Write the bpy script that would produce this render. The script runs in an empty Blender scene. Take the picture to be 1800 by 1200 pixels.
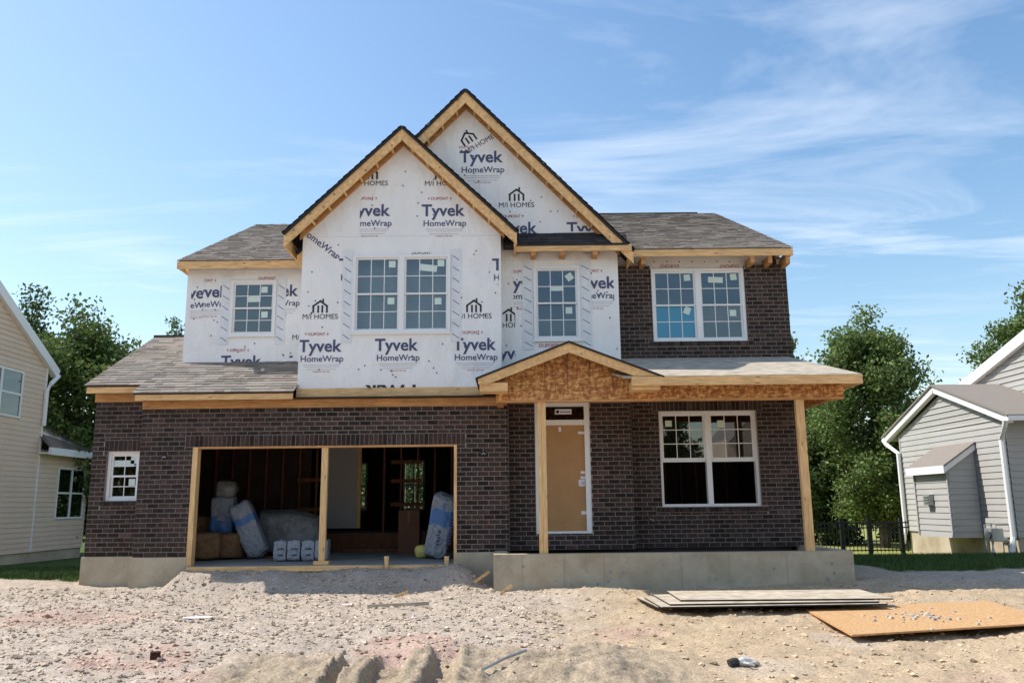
import bpy, bmesh, math, random
import numpy as np
from mathutils import Vector, Matrix
random.seed(7); rng = np.random.default_rng(7)
sc = bpy.context.scene
COL = sc.collection

# ------------------------------------------------------------------ camera
FPX = 1465.0; PITCH = math.atan(.195); ROLL = math.radians(.6); CZ = 1.02
_R = np.array([1, 0, 0.]); _U = np.array([0, -math.sin(PITCH), math.cos(PITCH)]); _F = np.array([0, math.cos(PITCH), math.sin(PITCH)])
_Rr = math.cos(ROLL)*_R - math.sin(ROLL)*_U; _Ur = math.sin(ROLL)*_R + math.cos(ROLL)*_U
_C = np.array([0, 0, CZ])
def P(u, v, y=None, z=None, x=None):
    """point of the place seen at photo position (u, v) that lies on the plane y=, z= or x="""
    d = _F + (u-900)/FPX*_Rr + (600-v)/FPX*_Ur
    t = y/d[1] if y is not None else ((z-CZ)/d[2] if z is not None else x/d[0])
    return _C + t*d
cam = bpy.data.cameras.new('camera'); camo = bpy.data.objects.new('camera', cam); COL.objects.link(camo)
camo.matrix_world = Matrix(((_Rr[0], _Ur[0], -_F[0], 0), (_Rr[1], _Ur[1], -_F[1], 0), (_Rr[2], _Ur[2], -_F[2], CZ), (0, 0, 0, 1)))
cam.sensor_width = 36; cam.lens = 36*FPX/1800; cam.clip_start = .1; cam.clip_end = 3000
sc.camera = camo

# ------------------------------------------------------------------ sky, sun, exposure
SUN = Vector((-.80, .17, 1.0)).normalized()
w = bpy.data.worlds.new('World'); sc.world = w; w.use_nodes = True
nt = w.node_tree; nt.nodes.clear()
N = nt.nodes.new; L = nt.links.new
out = N('ShaderNodeOutputWorld'); bg = N('ShaderNodeBackground'); sky = N('ShaderNodeTexSky')
sky.sky_type = 'NISHITA'; sky.sun_disc = False
sky.sun_elevation = math.asin(SUN.z); sky.sun_rotation = math.atan2(SUN.x, SUN.y)
sky.altitude = 200; sky.air_density = 1.4; sky.dust_density = .7; sky.ozone_density = 2.2
bg.inputs['Strength'].default_value = .125
tc = N('ShaderNodeTexCoord'); sep = N('ShaderNodeSeparateXYZ'); L(tc.outputs['Generated'], sep.inputs[0])
def math_node(op, a=None, b=None, c=None):
    n = N('ShaderNodeMath'); n.operation = op
    for i, x in enumerate((a, b, c)):
        if x is None: continue
        if isinstance(x, (int, float)): n.inputs[i].default_value = x
        else: L(x, n.inputs[i])
    return n.outputs[0]
zc = math_node('MAXIMUM', sep.outputs[2], .06)
px_ = math_node('DIVIDE', sep.outputs[0], zc); py_ = math_node('DIVIDE', sep.outputs[1], zc)
comb = N('ShaderNodeCombineXYZ'); L(px_, comb.inputs[0]); L(py_, comb.inputs[1])
mp = N('ShaderNodeMapping'); mp.inputs['Rotation'].default_value = (0, 0, math.radians(-8)); mp.inputs['Scale'].default_value = (.65, 1.7, 1)
mp.inputs['Location'].default_value = (3.1, 1.15, 0)
L(comb.outputs[0], mp.inputs[0])
n1 = N('ShaderNodeTexNoise'); n1.inputs['Scale'].default_value = .9; n1.inputs['Detail'].default_value = 9; n1.inputs['Roughness'].default_value = .62; n1.inputs['Distortion'].default_value = .9
L(mp.outputs[0], n1.inputs['Vector'])
n2 = N('ShaderNodeTexNoise'); n2.inputs['Scale'].default_value = .35; n2.inputs['Detail'].default_value = 3
L(comb.outputs[0], n2.inputs['Vector'])
r1 = N('ShaderNodeValToRGB'); r1.color_ramp.elements[0].position = .46; r1.color_ramp.elements[1].position = .80
L(n1.outputs['Fac'], r1.inputs[0])
r2 = N('ShaderNodeValToRGB'); r2.color_ramp.elements[0].position = .30; r2.color_ramp.elements[1].position = .58
L(n2.outputs['Fac'], r2.inputs[0])
cf = math_node('MULTIPLY', r1.outputs[0], r2.outputs[0]); cf = math_node('MULTIPLY', cf, .68)
# thin veil everywhere, denser near the sun's side
veil = math_node('MULTIPLY_ADD', sep.outputs[0], -.13, .03); veil = math_node('MAXIMUM', veil, .0)
cf = math_node('MAXIMUM', cf, veil)
mix = N('ShaderNodeMixRGB'); hs = N('ShaderNodeHueSaturation'); hs.inputs['Saturation'].default_value = 1.14; L(sky.outputs[0], hs.inputs['Color']); L(cf, mix.inputs[0]); L(hs.outputs[0], mix.inputs[1]); mix.inputs[2].default_value = (6.6, 7.0, 7.5, 1)
L(mix.outputs[0], bg.inputs[0]); L(bg.outputs[0], out.inputs[0])
sl = bpy.data.lights.new('sun', 'SUN'); sl.energy = 4.2; sl.angle = math.radians(.53); sl.color = (1, .95, .87)
so = bpy.data.objects.new('sun', sl); COL.objects.link(so)
so.rotation_euler = SUN.to_track_quat('Z', 'Y').to_euler(); so.location = (-20, 5, 30)
vs = sc.view_settings
sc.display_settings.display_device = 'sRGB'; vs.view_transform = 'Standard'; vs.look = 'None'; vs.exposure = .56; vs.gamma = 1; vs.use_curve_mapping = False
sc.cycles.max_bounces = 8; sc.cycles.diffuse_bounces = 4; sc.cycles.transparent_max_bounces = 16; sc.cycles.use_denoising = True

# ------------------------------------------------------------------ materials
MATS = {}
def mat(name, base, rough=.8, var=.0, scale=8., bump=0., bscale=40., stretch=(1, 1, 1), base2=None, tint=False, metallic=0., spec=.3, detail=5., ramp=(.3, .7), stain=None, knots=None):
    m = bpy.data.materials.new(name); m.use_nodes = True; t = m.node_tree; b = t.nodes['Principled BSDF']
    b.inputs['Roughness'].default_value = rough; b.inputs['Metallic'].default_value = metallic
    b.inputs['Specular IOR Level'].default_value = spec
    tcn = t.nodes.new('ShaderNodeTexCoord'); mpn = t.nodes.new('ShaderNodeMapping'); mpn.inputs['Scale'].default_value = stretch
    t.links.new(tcn.outputs['Object'], mpn.inputs[0])
    nz = t.nodes.new('ShaderNodeTexNoise'); nz.inputs['Scale'].default_value = scale; nz.inputs['Detail'].default_value = detail; nz.inputs['Roughness'].default_value = .6
    t.links.new(mpn.outputs[0], nz.inputs['Vector'])
    rp = t.nodes.new('ShaderNodeValToRGB'); rp.color_ramp.elements[0].position = ramp[0]; rp.color_ramp.elements[1].position = ramp[1]
    c0 = [max(0, c*(1-var)) for c in base]; c1 = list(base2) if base2 else [min(1, c*(1+var)) for c in base]
    rp.color_ramp.elements[0].color = (*c0, 1); rp.color_ramp.elements[1].color = (*c1, 1)
    t.links.new(nz.outputs['Fac'], rp.inputs[0]); col = rp.outputs[0]
    if stain:       # dirt patches of their own shape
        ns = t.nodes.new('ShaderNodeTexNoise'); ns.inputs['Scale'].default_value = stain[1]; ns.inputs['Detail'].default_value = 7; ns.inputs['Roughness'].default_value = .7; t.links.new(tcn.outputs['Object'], ns.inputs['Vector'])
        rs_ = t.nodes.new('ShaderNodeValToRGB'); rs_.color_ramp.elements[0].position = stain[2]; rs_.color_ramp.elements[1].position = stain[3]; rs_.color_ramp.elements[1].color = (stain[4],)*3+(1,); t.links.new(ns.outputs['Fac'], rs_.inputs[0])
        ms = t.nodes.new('ShaderNodeMixRGB'); t.links.new(rs_.outputs[0], ms.inputs[0]); t.links.new(col, ms.inputs[1]); ms.inputs[2].default_value = (*stain[0], 1); col = ms.outputs[0]
    if knots:       # dark knots and stamps scattered along the boards
        mk = t.nodes.new('ShaderNodeMapping'); mk.inputs['Scale'].default_value = knots; t.links.new(tcn.outputs['Object'], mk.inputs[0])
        vk = t.nodes.new('ShaderNodeTexVoronoi'); vk.inputs['Scale'].default_value = 1; t.links.new(mk.outputs[0], vk.inputs['Vector'])
        rk = t.nodes.new('ShaderNodeValToRGB'); rk.color_ramp.elements[0].position = .06; rk.color_ramp.elements[0].color = (.75, .75, .75, 1); rk.color_ramp.elements[1].position = .13; rk.color_ramp.elements[1].color = (0, 0, 0, 1); t.links.new(vk.outputs['Distance'], rk.inputs[0])
        mk2 = t.nodes.new('ShaderNodeMixRGB'); t.links.new(rk.outputs[0], mk2.inputs[0]); t.links.new(col, mk2.inputs[1]); mk2.inputs[2].default_value = (.16, .07, .03, 1); col = mk2.outputs[0]
    if tint:
        at = t.nodes.new('ShaderNodeAttribute'); at.attribute_name = 'tint'
        mx = t.nodes.new('ShaderNodeMixRGB'); mx.blend_type = 'MULTIPLY'; mx.inputs[0].default_value = 1
        t.links.new(col, mx.inputs[1]); t.links.new(at.outputs['Color'], mx.inputs[2]); col = mx.outputs[0]
    t.links.new(col, b.inputs['Base Color'])
    if bump:
        n3 = t.nodes.new('ShaderNodeTexNoise'); n3.inputs['Scale'].default_value = bscale; n3.inputs['Detail'].default_value = 4
        t.links.new(mpn.outputs[0], n3.inputs['Vector'])
        bp = t.nodes.new('ShaderNodeBump'); bp.inputs['Strength'].default_value = bump; bp.inputs['Distance'].default_value = .07 if name[:3] in ('wra', 'bag') else .02
        t.links.new(n3.outputs['Fac'], bp.inputs['Height']); t.links.new(bp.outputs[0], b.inputs['Normal'])
    MATS[name] = m
    return m
mat('pine', (.74, .47, .22), .7, .28, 3., .2, 60, (1.2, 14, 14), knots=(2.2, 9, 9), stain=((.50, .30, .13), 1.3, .5, .7, .6))
mat('pine_upright', (.71, .46, .22), .7, .28, 3., .2, 60, (14, 14, 1.), knots=(9, 9, 2.), stain=((.50, .28, .11), 1.1, .5, .7, .6))
mat('pine_rake', (.74, .47, .22), .7, .25, 5., .12, 50, (3, 3, 3), knots=(4, 4, 4), stain=((.50, .30, .13), 1.6, .5, .7, .6))
mat('orange_pine', (.54, .28, .11), .7, .32, 3., .2, 60, (1.2, 12, 12), knots=(2.5, 9, 9), stain=((.36, .15, .05), 1.5, .5, .7, .6))
mat('stud', (.20, .085, .042), .8, .3, 3., .1, 60, (6, 6, 1))
#mat('osb', (.36, .17, .065), .75, .55, 34., .3, 60, (1, 1, 2.2), base2=(.62, .36, .15), detail=3., ramp=(.36, .62))
def osb_mat(name, dark, light):
    m = mat(name, dark, .75); t = m.node_tree; b = t.nodes['Principled BSDF']; tcn = t.nodes['Texture Coordinate'] if 'Texture Coordinate' in t.nodes else t.nodes.new('ShaderNodeTexCoord')
    outs = []
    for sc3 in ((9, 9, 34), (30, 30, 11), (16, 16, 22)):
        mp3 = t.nodes.new('ShaderNodeMapping'); mp3.inputs['Scale'].default_value = sc3; mp3.inputs['Rotation'].default_value = (.3, .5*len(outs), .4); t.links.new(tcn.outputs['Object'], mp3.inputs[0])
        vo = t.nodes.new('ShaderNodeTexVoronoi'); vo.inputs['Scale'].default_value = 1.; t.links.new(mp3.outputs[0], vo.inputs['Vector'])
        sp = t.nodes.new('ShaderNodeSeparateColor'); t.links.new(vo.outputs['Color'], sp.inputs[0]); outs.append(sp.outputs[0])
    a1 = t.nodes.new('ShaderNodeMath'); a1.operation = 'ADD'; t.links.new(outs[0], a1.inputs[0]); t.links.new(outs[1], a1.inputs[1])
    a2 = t.nodes.new('ShaderNodeMath'); a2.operation = 'ADD'; t.links.new(a1.outputs[0], a2.inputs[0]); t.links.new(outs[2], a2.inputs[1])
    a3 = t.nodes.new('ShaderNodeMath'); a3.operation = 'DIVIDE'; t.links.new(a2.outputs[0], a3.inputs[0]); a3.inputs[1].default_value = 3
    rp = t.nodes.new('ShaderNodeValToRGB'); rp.color_ramp.elements[0].position = .22; rp.color_ramp.elements[0].color = (*[c*.55 for c in dark], 1); rp.color_ramp.elements[1].position = .8; rp.color_ramp.elements[1].color = (*light, 1)
    e = rp.color_ramp.elements.new(.48); e.color = (*dark, 1)
    t.links.new(a3.outputs[0], rp.inputs[0]); t.links.new(rp.outputs[0], b.inputs['Base Color'])
osb_mat('osb', (.43, .18, .062), (.72, .42, .17))
mat('osb_sheet', (.52, .29, .13), .75, .4, 26., .2, 60, (1, 2, 1), base2=(.68, .42, .2), detail=3.)
mat('sheathing_top', (.46, .38, .28), .9, .3, 5., .25, 60, base2=(.58, .5, .39))
mat('felt_roof', (.40, .36, .30), .9, .4, 4., .2, 40, (1, 2.5, 1), base2=(.56, .48, .37))
mat('brick', (.046, .032, .028), .85, .5, 22., .5, 110, tint=True, spec=.2)
mat('mortar', (.30, .26, .235), .95, .2, 30., .4, 200, spec=.1)
mat('concrete', (.43, .35, .235), .9, .22, 1.6, .15, 60, detail=8., base2=(.52, .455, .35), stain=((.22, .19, .145), 2.2, .56, .74, .55))
mat('slab', (.30, .29, .275), .85, .2, 2., .1, 60)
mat('wrap', (.83, .82, .805), .5, .05, 2., .8, 4.0, (1, 1, .5), spec=.35, stain=((.60, .52, .40), 1.1, .55, .8, .5))
mat('tape', (.72, .735, .75), .4, .08, 5., .1, 20)
mat('ink_navy', (.075, .085, .17), .6)
mat('ink_red', (.42, .045, .06), .6)
mat('ink_black', (.03, .03, .035), .6)
mat('ink_grey', (.42, .42, .46), .6)
mat('vinyl', (.80, .80, .79), .4, .02, 3.)
mat('sticker', (.62, .74, .68), .6)
mat('shingle', (.255, .225, .20), .95, .3, 60., .5, 250, tint=True, spec=.1)
mat('shingle_dark', (.06, .058, .06), .95, .3, 60., .5, 250, tint=True, spec=.1)
mat('black_edge', (.025, .025, .027), .7, .2, 10.)
mat('siding_beige', (.70, .545, .42), .6, .04, 2.)
mat('siding_grey', (.40, .39, .37), .6, .04, 2.)
mat('trim_white', (.80, .80, .79), .45, .02, 2.)
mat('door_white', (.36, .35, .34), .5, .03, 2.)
mat('cardboard', (.42, .235, .105), .8, .08, 3.)
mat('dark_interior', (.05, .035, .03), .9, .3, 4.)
mat('carton', (.16, .075, .045), .85, .15, 3.)
mat('kraft', (.20, .11, .055), .9, .4, 9., .5, 20)
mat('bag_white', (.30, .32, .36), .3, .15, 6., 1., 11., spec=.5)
mat('bag_blue', (.06, .17, .40), .35, .1, 4., .4, 9., spec=.5)
mat('bag_grey', (.20, .20, .20), .35, .3, 5., .6, 7., spec=.5)
mat('fibre_yellow', (.62, .55, .16), .9, .2, 9., .5, 30)
mat('paper', (.72, .72, .80), .8, .05, 3.)
mat('metal_grey', (.35, .36, .36), .45, .1, 6., metallic=.6)
mat('metal_black', (.02, .02, .022), .5)
mat('pipe_white', (.74, .74, .72), .4)
mat('glove_grey', (.45, .44, .42), .9, .1, 20.)
mat('glove_black', (.03, .03, .03), .9)
mat('bark', (.10, .08, .06), .95, .4, 12., .6, 40, (3, 3, .6))
mat('stone', (.44, .41, .37), .95, .25, 14., .4, 60, tint=True, spec=.15)
mat('grass_blade', (.075, .125, .03), .7, .3, 3., tint=True)
def leaf_mat(name, base):
    m = mat(name, base, .6, .35, 1.2, tint=True, spec=.25)
    t = m.node_tree; b = t.nodes['Principled BSDF']; o = t.nodes['Material Output']
    tr = t.nodes.new('ShaderNodeBsdfTranslucent'); mx = t.nodes.new('ShaderNodeMixShader'); mx.inputs[0].default_value = .3
    src = b.inputs['Base Color'].links[0].from_socket
    t.links.new(src, tr.inputs['Color']); t.links.new(b.outputs[0], mx.inputs[1]); t.links.new(tr.outputs[0], mx.inputs[2]); t.links.new(mx.outputs[0], o.inputs['Surface'])
leaf_mat('leaf_mid', (.10, .16, .045)); leaf_mat('leaf_light', (.125, .19, .06)); leaf_mat('leaf_dark', (.065, .11, .033))
def glass_mat(name, tintc, ior, refl_col=(1, 1, 1)):
    m = bpy.data.materials.new(name); m.use_nodes = True; t = m.node_tree; t.nodes.clear()
    o = t.nodes.new('ShaderNodeOutputMaterial'); g = t.nodes.new('ShaderNodeBsdfGlossy'); g.inputs['Roughness'].default_value = .015; g.inputs['Color'].default_value = (*refl_col, 1)
    tr = t.nodes.new('ShaderNodeBsdfTransparent'); tr.inputs['Color'].default_value = (*tintc, 1)
    fr = t.nodes.new('ShaderNodeFresnel'); fr.inputs['IOR'].default_value = ior
    mx = t.nodes.new('ShaderNodeMixShader'); t.links.new(fr.outputs[0], mx.inputs[0]); t.links.new(tr.outputs[0], mx.inputs[1]); t.links.new(g.outputs[0], mx.inputs[2]); t.links.new(mx.outputs[0], o.inputs[0])
    MATS[name] = m
glass_mat('glass', (.70, .75, .75), 2.25, (.9, .97, 1))
mat('glass_film', (.055, .26, .40), .12, .1, 1.5, spec=.6)
def ground_mat():
    m = bpy.data.materials.new('soil'); m.use_nodes = True; t = m.node_tree; b = t.nodes['Principled BSDF']; b.inputs['Roughness'].default_value = .97; b.inputs['Specular IOR Level'].default_value = .1
    at = t.nodes.new('ShaderNodeAttribute'); at.attribute_name = 'tint'
    tcn = t.nodes.new('ShaderNodeTexCoord')
    def nz(s, d): n = t.nodes.new('ShaderNodeTexNoise'); n.inputs['Scale'].default_value = s; n.inputs['Detail'].default_value = d; n.inputs['Roughness'].default_value = .65; t.links.new(tcn.outputs['Object'], n.inputs['Vector']); return n
    a = nz(38, 8); c = nz(2.2, 5); vo = t.nodes.new('ShaderNodeTexVoronoi'); vo.inputs['Scale'].default_value = 30; t.links.new(tcn.outputs['Object'], vo.inputs['Vector'])
    r = t.nodes.new('ShaderNodeValToRGB'); r.color_ramp.elements[0].position = .28; r.color_ramp.elements[1].position = .72
    r.color_ramp.elements[0].color = (.5, .49, .48, 1); r.color_ramp.elements[1].color = (1.35, 1.35, 1.35, 1); t.links.new(a.outputs['Fac'], r.inputs[0])
    r2 = t.nodes.new('ShaderNodeValToRGB'); r2.color_ramp.elements[0].position = .3; r2.color_ramp.elements[1].position = .7
    r2.color_ramp.elements[0].color = (.8, .79, .78, 1); r2.color_ramp.elements[1].color = (1.12, 1.12, 1.12, 1); t.links.new(c.outputs['Fac'], r2.inputs[0])
    m1 = t.nodes.new('ShaderNodeMixRGB'); m1.blend_type = 'MULTIPLY'; m1.inputs[0].default_value = 1; t.links.new(at.outputs['Color'], m1.inputs[1]); t.links.new(r.outputs[0], m1.inputs[2])
    m2 = t.nodes.new('ShaderNodeMixRGB'); m2.blend_type = 'MULTIPLY'; m2.inputs[0].default_value = 1; t.links.new(m1.outputs[0], m2.inputs[1]); t.links.new(r2.outputs[0], m2.inputs[2])
    t.links.new(m2.outputs[0], b.inputs['Base Color'])
    bp = t.nodes.new('ShaderNodeBump'); bp.inputs['Strength'].default_value = .7; bp.inputs['Distance'].default_value = .02; t.links.new(a.outputs['Fac'], bp.inputs['Height']); t.links.new(bp.outputs[0], b.inputs['Normal'])
    MATS['soil'] = m
ground_mat()

# ------------------------------------------------------------------ mesh helpers
class MB:
    def __init__(s): s.v = []; s.f = []; s.t = []; s.cur = (1, 1, 1)
    def add(s, vs, fs):
        o = len(s.v); s.v += [tuple(map(float, p)) for p in vs]; s.f += [tuple(i+o for i in f) for f in fs]; s.t += [s.cur]*len(vs)
    def box(s, x0, x1, y0, y1, z0, z1):
        s.add([(x0, y0, z0), (x1, y0, z0), (x1, y1, z0), (x0, y1, z0), (x0, y0, z1), (x1, y0, z1), (x1, y1, z1), (x0, y1, z1)],
              [(0, 3, 2, 1), (4, 5, 6, 7), (0, 1, 5, 4), (1, 2, 6, 5), (2, 3, 7, 6), (3, 0, 4, 7)]); return s
    def obox(s, c, a, b, d):
        """box about c with half-axis vectors a, b, d"""
        c, a, b, d = map(np.array, (c, a, b, d))
        s.add([c-a-b-d, c+a-b-d, c+a+b-d, c-a+b-d, c-a-b+d, c+a-b+d, c+a+b+d, c-a+b+d],
              [(0, 3, 2, 1), (4, 5, 6, 7), (0, 1, 5, 4), (1, 2, 6, 5), (2, 3, 7, 6), (3, 0, 4, 7)]); return s
    def bar(s, p0, p1, wd, th, side=(0, 1, 0)):
        """bar from p0 to p1; th along `side`, wd across"""
        p0 = np.array(p0, float); p1 = np.array(p1, float); d = p1-p0; ln = np.linalg.norm(d); d /= ln
        sd = np.array(side, float); sd -= d*(sd@d); sd /= np.linalg.norm(sd); up = np.cross(d, sd)
        return s.obox((p0+p1)/2, d*ln/2, up*wd/2, sd*th/2)
    def tube(s, pts, rad, n=8):
        pts = [np.array(p, float) for p in pts]
        if not hasattr(rad, '__len__'): rad = [rad]*len(pts)
        vs = []; fs = []
        for i, p in enumerate(pts):
            d = pts[min(i+1, len(pts)-1)]-pts[max(i-1, 0)]; d /= np.linalg.norm(d)+1e-9
            a = np.cross(d, (0, 0, 1) if abs(d[2]) < .9 else (1, 0, 0)); a /= np.linalg.norm(a); b = np.cross(d, a)
            for k in range(n):
                q = 2*math.pi*k/n; vs.append(p+rad[i]*(math.cos(q)*a+math.sin(q)*b))
        for i in range(len(pts)-1):
            for k in range(n): fs.append((i*n+k, i*n+(k+1) % n, (i+1)*n+(k+1) % n, (i+1)*n+k))
        fs.append(tuple(range(n))[::-1]); fs.append(tuple((len(pts)-1)*n+k for k in range(n)))
        s.add(vs, fs); return s
    def prism(s, poly, y0, y1):
        """x-z polygon extruded along y"""
        n = len(poly)
        s.add([(x, y0, z) for x, z in poly]+[(x, y1, z) for x, z in poly],
              [tuple(range(n)), tuple(range(2*n-1, n-1, -1))]+[(i, i+n, (i+1) % n+n, (i+1) % n) for i in range(n)]); return s
    def prism_x(s, poly, x0, x1):
        """y-z polygon extruded along x"""
        n = len(poly)
        s.add([(x0, y, z) for y, z in poly]+[(x1, y, z) for y, z in poly],
              [tuple(range(n))[::-1], tuple(range(n, 2*n))]+[(i, (i+1) % n, (i+1) % n+n, i+n) for i in range(n)]); return s
    def mesh(s, name):
        m = bpy.data.meshes.new(name); m.from_pydata(s.v, [], s.f)
        at = m.attributes.new('tint', 'FLOAT_COLOR', 'POINT')
        at.data.foreach_set('color', np.c_[np.array(s.t, float).reshape(-1, 3), np.ones(len(s.t))].ravel())
        m.update(); return m
def link(name, me, m, parent=None):
    o = bpy.data.objects.new(name, me); COL.objects.link(o)
    if m and not me.materials: me.materials.append(MATS[m])
    if parent:
        o.parent = parent
        if not parent.parent: o.matrix_parent_inverse = Matrix.Translation(parent.location).inverted()
    return o
def obj(name, mb, m, parent=None): return link(name, mb.mesh(name), m, parent)
def empty(name, loc, label, cat, group=None):
    o = bpy.data.objects.new(name, None); COL.objects.link(o); o.location = loc; o.empty_display_size = .2
    return tag(o, label, cat, group)
def tag(o, label, cat, group=None, kind=None):
    if label: o['label'] = label
    if cat: o['category'] = cat
    if group: o['group'] = group
    if kind: o['kind'] = kind
    return o
def vnoise(x, y, s, seed=0):
    """smooth value noise, vectorised"""
    x = np.asarray(x)*s; y = np.asarray(y)*s; xi = np.floor(x).astype(np.int64); yi = np.floor(y).astype(np.int64); fx = x-xi; fy = y-yi
    def h(a, b):
        n = (a*374761393+b*668265263+seed*974711) & 0x7fffffff; n = ((n ^ (n >> 13))*1274126177) & 0x7fffffff
        return ((n ^ (n >> 16)) & 0xffff)/65535.
    fx = fx*fx*(3-2*fx); fy = fy*fy*(3-2*fy)
    return (h(xi, yi)*(1-fx)+h(xi+1, yi)*fx)*(1-fy)+(h(xi, yi+1)*(1-fx)+h(xi+1, yi+1)*fx)*fy-.5
def sstep(x, a, b): t = np.clip((x-a)/(b-a), 0, 1); return t*t*(3-2*t)

# ------------------------------------------------------------------ ground
def ground_z(x, y):
    x = np.asarray(x, float); y = np.asarray(y, float)
    z = np.interp(y, [-80, -3, 6, 8, 10, 12, 14, 16, 20, 26, 60, 700], [-.75, -.75, -.66, -.6, -.54, -.48, -.43, -.36, -.40, -.62, -.9, -2.5])
    z = z+.17*sstep(x, 3, 7)*sstep(y, 12, 15)*(1-sstep(y, 18, 24))+.06*sstep(-x, 7, 9)*sstep(y, 14, 17)*(1-sstep(y, 20, 25))
    ap = sstep(x, -6.25, -5.9)*(1-sstep(x, -1.6, -.5))*sstep(y, 14.5, 15.45)*(1-sstep(y, 15.9, 16.3)); z = z+ap*.30
    z = z+.30*np.exp(-(((x+.95)/.42)**2+((y-15.2)/.35)**2))                       # gravel heap by the door jamb
    z = z+.12*np.exp(-(((x-1.1)/1.0)**2+((y-13.9)/.45)**2))
    near = (1-sstep(y, 16.5, 19))*sstep(y, 3, 6)*(1-sstep(np.abs(x), 12, 16))
    z = z+near*(.10*vnoise(x, y, .45, 1)+.07*vnoise(x, y, 1.1, 2)+.035*vnoise(x, y, 3.1, 3)+.02*vnoise(x, y, 8., 4)+.016*vnoise(x, y, 17., 5)+.012*vnoise(x, y, 29., 6))
    sd = sand_mask(x, y); z = z+sd*(.08+.06*vnoise(x, y, 2.3, 8)+.045*vnoise(x, y, 5.5, 9)+.06*vnoise(x, y, 12., 10)+.04*vnoise(x, y, 26., 13))
    for x0, wd, dp in ((-1.74, .075, .13), (-1.27, .17, .14), (-.72, .135, .12)):       # tyre ruts
        xx = x-x0-.02*np.sin(y*1.7); g = np.exp(-(xx/wd)**8)*(1-sstep(y, 9.2, 9.75)); z = z-dp*g*(1+.25*vnoise(x, y, 6., 61))+.035*(1+1.5*vnoise(x, y, 5., 62))*np.exp(-((np.abs(xx)-wd*1.3)/.06)**2)*(1-sstep(y, 9.0, 9.6))
    return z
def sand_mask(x, y):
    e = 9.55+.5*vnoise(x, y, .8, 11)+.2*vnoise(x, y, 2.5, 12)
    return (1-sstep(y, e-.25, e+.1))*sstep(x, -3.3, -2.6)*(1-sstep(x, .9, 2.2))
def grow(a, b, s0, k):
    o = [a]; s = s0
    while abs(o[-1]-a) < abs(b-a): o.append(o[-1]+math.copysign(s, b-a)); s *= k
    return o[1:]
xs = np.array(sorted(grow(-9.5, -600, .06, 1.22))+list(np.arange(-9.5, 9.51, .032))+grow(9.5, 600, .06, 1.22))
ys = np.array(sorted(grow(7.2, -80, .06, 1.25))+list(np.arange(7.2, 16.6, .034))+grow(16.6, 700, .06, 1.2))
X, Y = np.meshgrid(xs, ys); Z = ground_z(X, Y)
nx, ny = len(xs), len(ys)
gm = bpy.data.meshes.new('ground')
idx = np.arange(nx*ny).reshape(ny, nx)
quads = np.stack([idx[:-1, :-1], idx[:-1, 1:], idx[1:, 1:], idx[1:, :-1]], -1).reshape(-1, 4)
gm.vertices.add(nx*ny); gm.vertices.foreach_set('co', np.stack([X, Y, Z], -1).ravel())
gm.loops.add(quads.size); gm.loops.foreach_set('vertex_index', quads.ravel().astype(np.int32))
gm.polygons.add(len(quads)); gm.polygons.foreach_set('loop_start', np.arange(0, quads.size, 4, dtype=np.int32)); gm.polygons.foreach_set('loop_total', np.full(len(quads), 4, np.int32))
gm.update(calc_edges=True)
def soil(X, Y):
    grey = np.array([.47, .395, .325]); red = np.array([.47, .31, .25]); tan = np.array([.475, .365, .245]); sand = np.array([.38, .305, .22]); green = np.array([.075, .12, .032]); field = np.array([.30, .31, .10])
    c = np.zeros(X.shape+(3,))+grey
    def mixin(c, col, m): return c*(1-m[..., None])+col*m[..., None]
    tn = np.clip(sstep(X+.9*vnoise(X, Y, .7, 21)+.5*vnoise(X, Y, 2, 22), -.2, 1.6)*(1-.75*sstep(X, 5.4, 7.2)*sstep(Y, 13.2, 14.4)), 0, 1)
    tn = np.maximum(tn, .8*sstep(-X, 6.5, 8)*sstep(Y+vnoise(X, Y, .9, 24), 13.2, 20.4)); c = mixin(c, tan, tn)
    gp = sstep(vnoise(X, Y, .8, 33), .12, .3)*.5; c = mixin(c, grey, gp*(tn > .3))
    rd = sstep(vnoise(X, Y, .75, 23)+.35*(1-sstep(Y, 8.5, 11.5))*sstep(-X, 1.5, 3.5)+.30*np.exp(-((Y-10.5-.12*X)/.5)**2)*sstep(X, -2.6, -1.2)*(1-sstep(X, 1.5, 3)), .12, .34)*(1-sstep(Y, 12.2, 13.5)); c = mixin(c, red, np.clip(rd*(.6+1.2*vnoise(X, Y, 9., 71)+.6*vnoise(X, Y, 3., 72)), 0, .7))
    c = mixin(c, sand, sand_mask(X, Y))
    lawn = np.maximum(sstep(-X, 8.25, 8.45)*sstep(Y+.25*vnoise(X, Y, 1.5, 25), 16.35, 16.6), sstep(X+.3*vnoise(X, Y, 1.5, 26)+.25*(Y-15.6), 6.6, 7.0)*sstep(Y+.3*vnoise(X, Y, 1.3, 27)-.12*(X-6), 15.05, 15.35))
    lawn = np.maximum(lawn, sstep(Y, 18, 19)); c = mixin(c, green, lawn); c = mixin(c, field, sstep(Y, 21, 25)*sstep(X, 2, 5))
    return c, lawn
sc_, lawn_ = soil(X, Y)
at = gm.attributes.new('tint', 'FLOAT_COLOR', 'POINT'); at.data.foreach_set('color', np.concatenate([sc_, np.ones(X.shape+(1,))], -1).ravel())
gm.materials.append(MATS['soil'])
go = bpy.data.objects.new('ground', gm); COL.objects.link(go); go['kind'] = 'structure'

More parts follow.
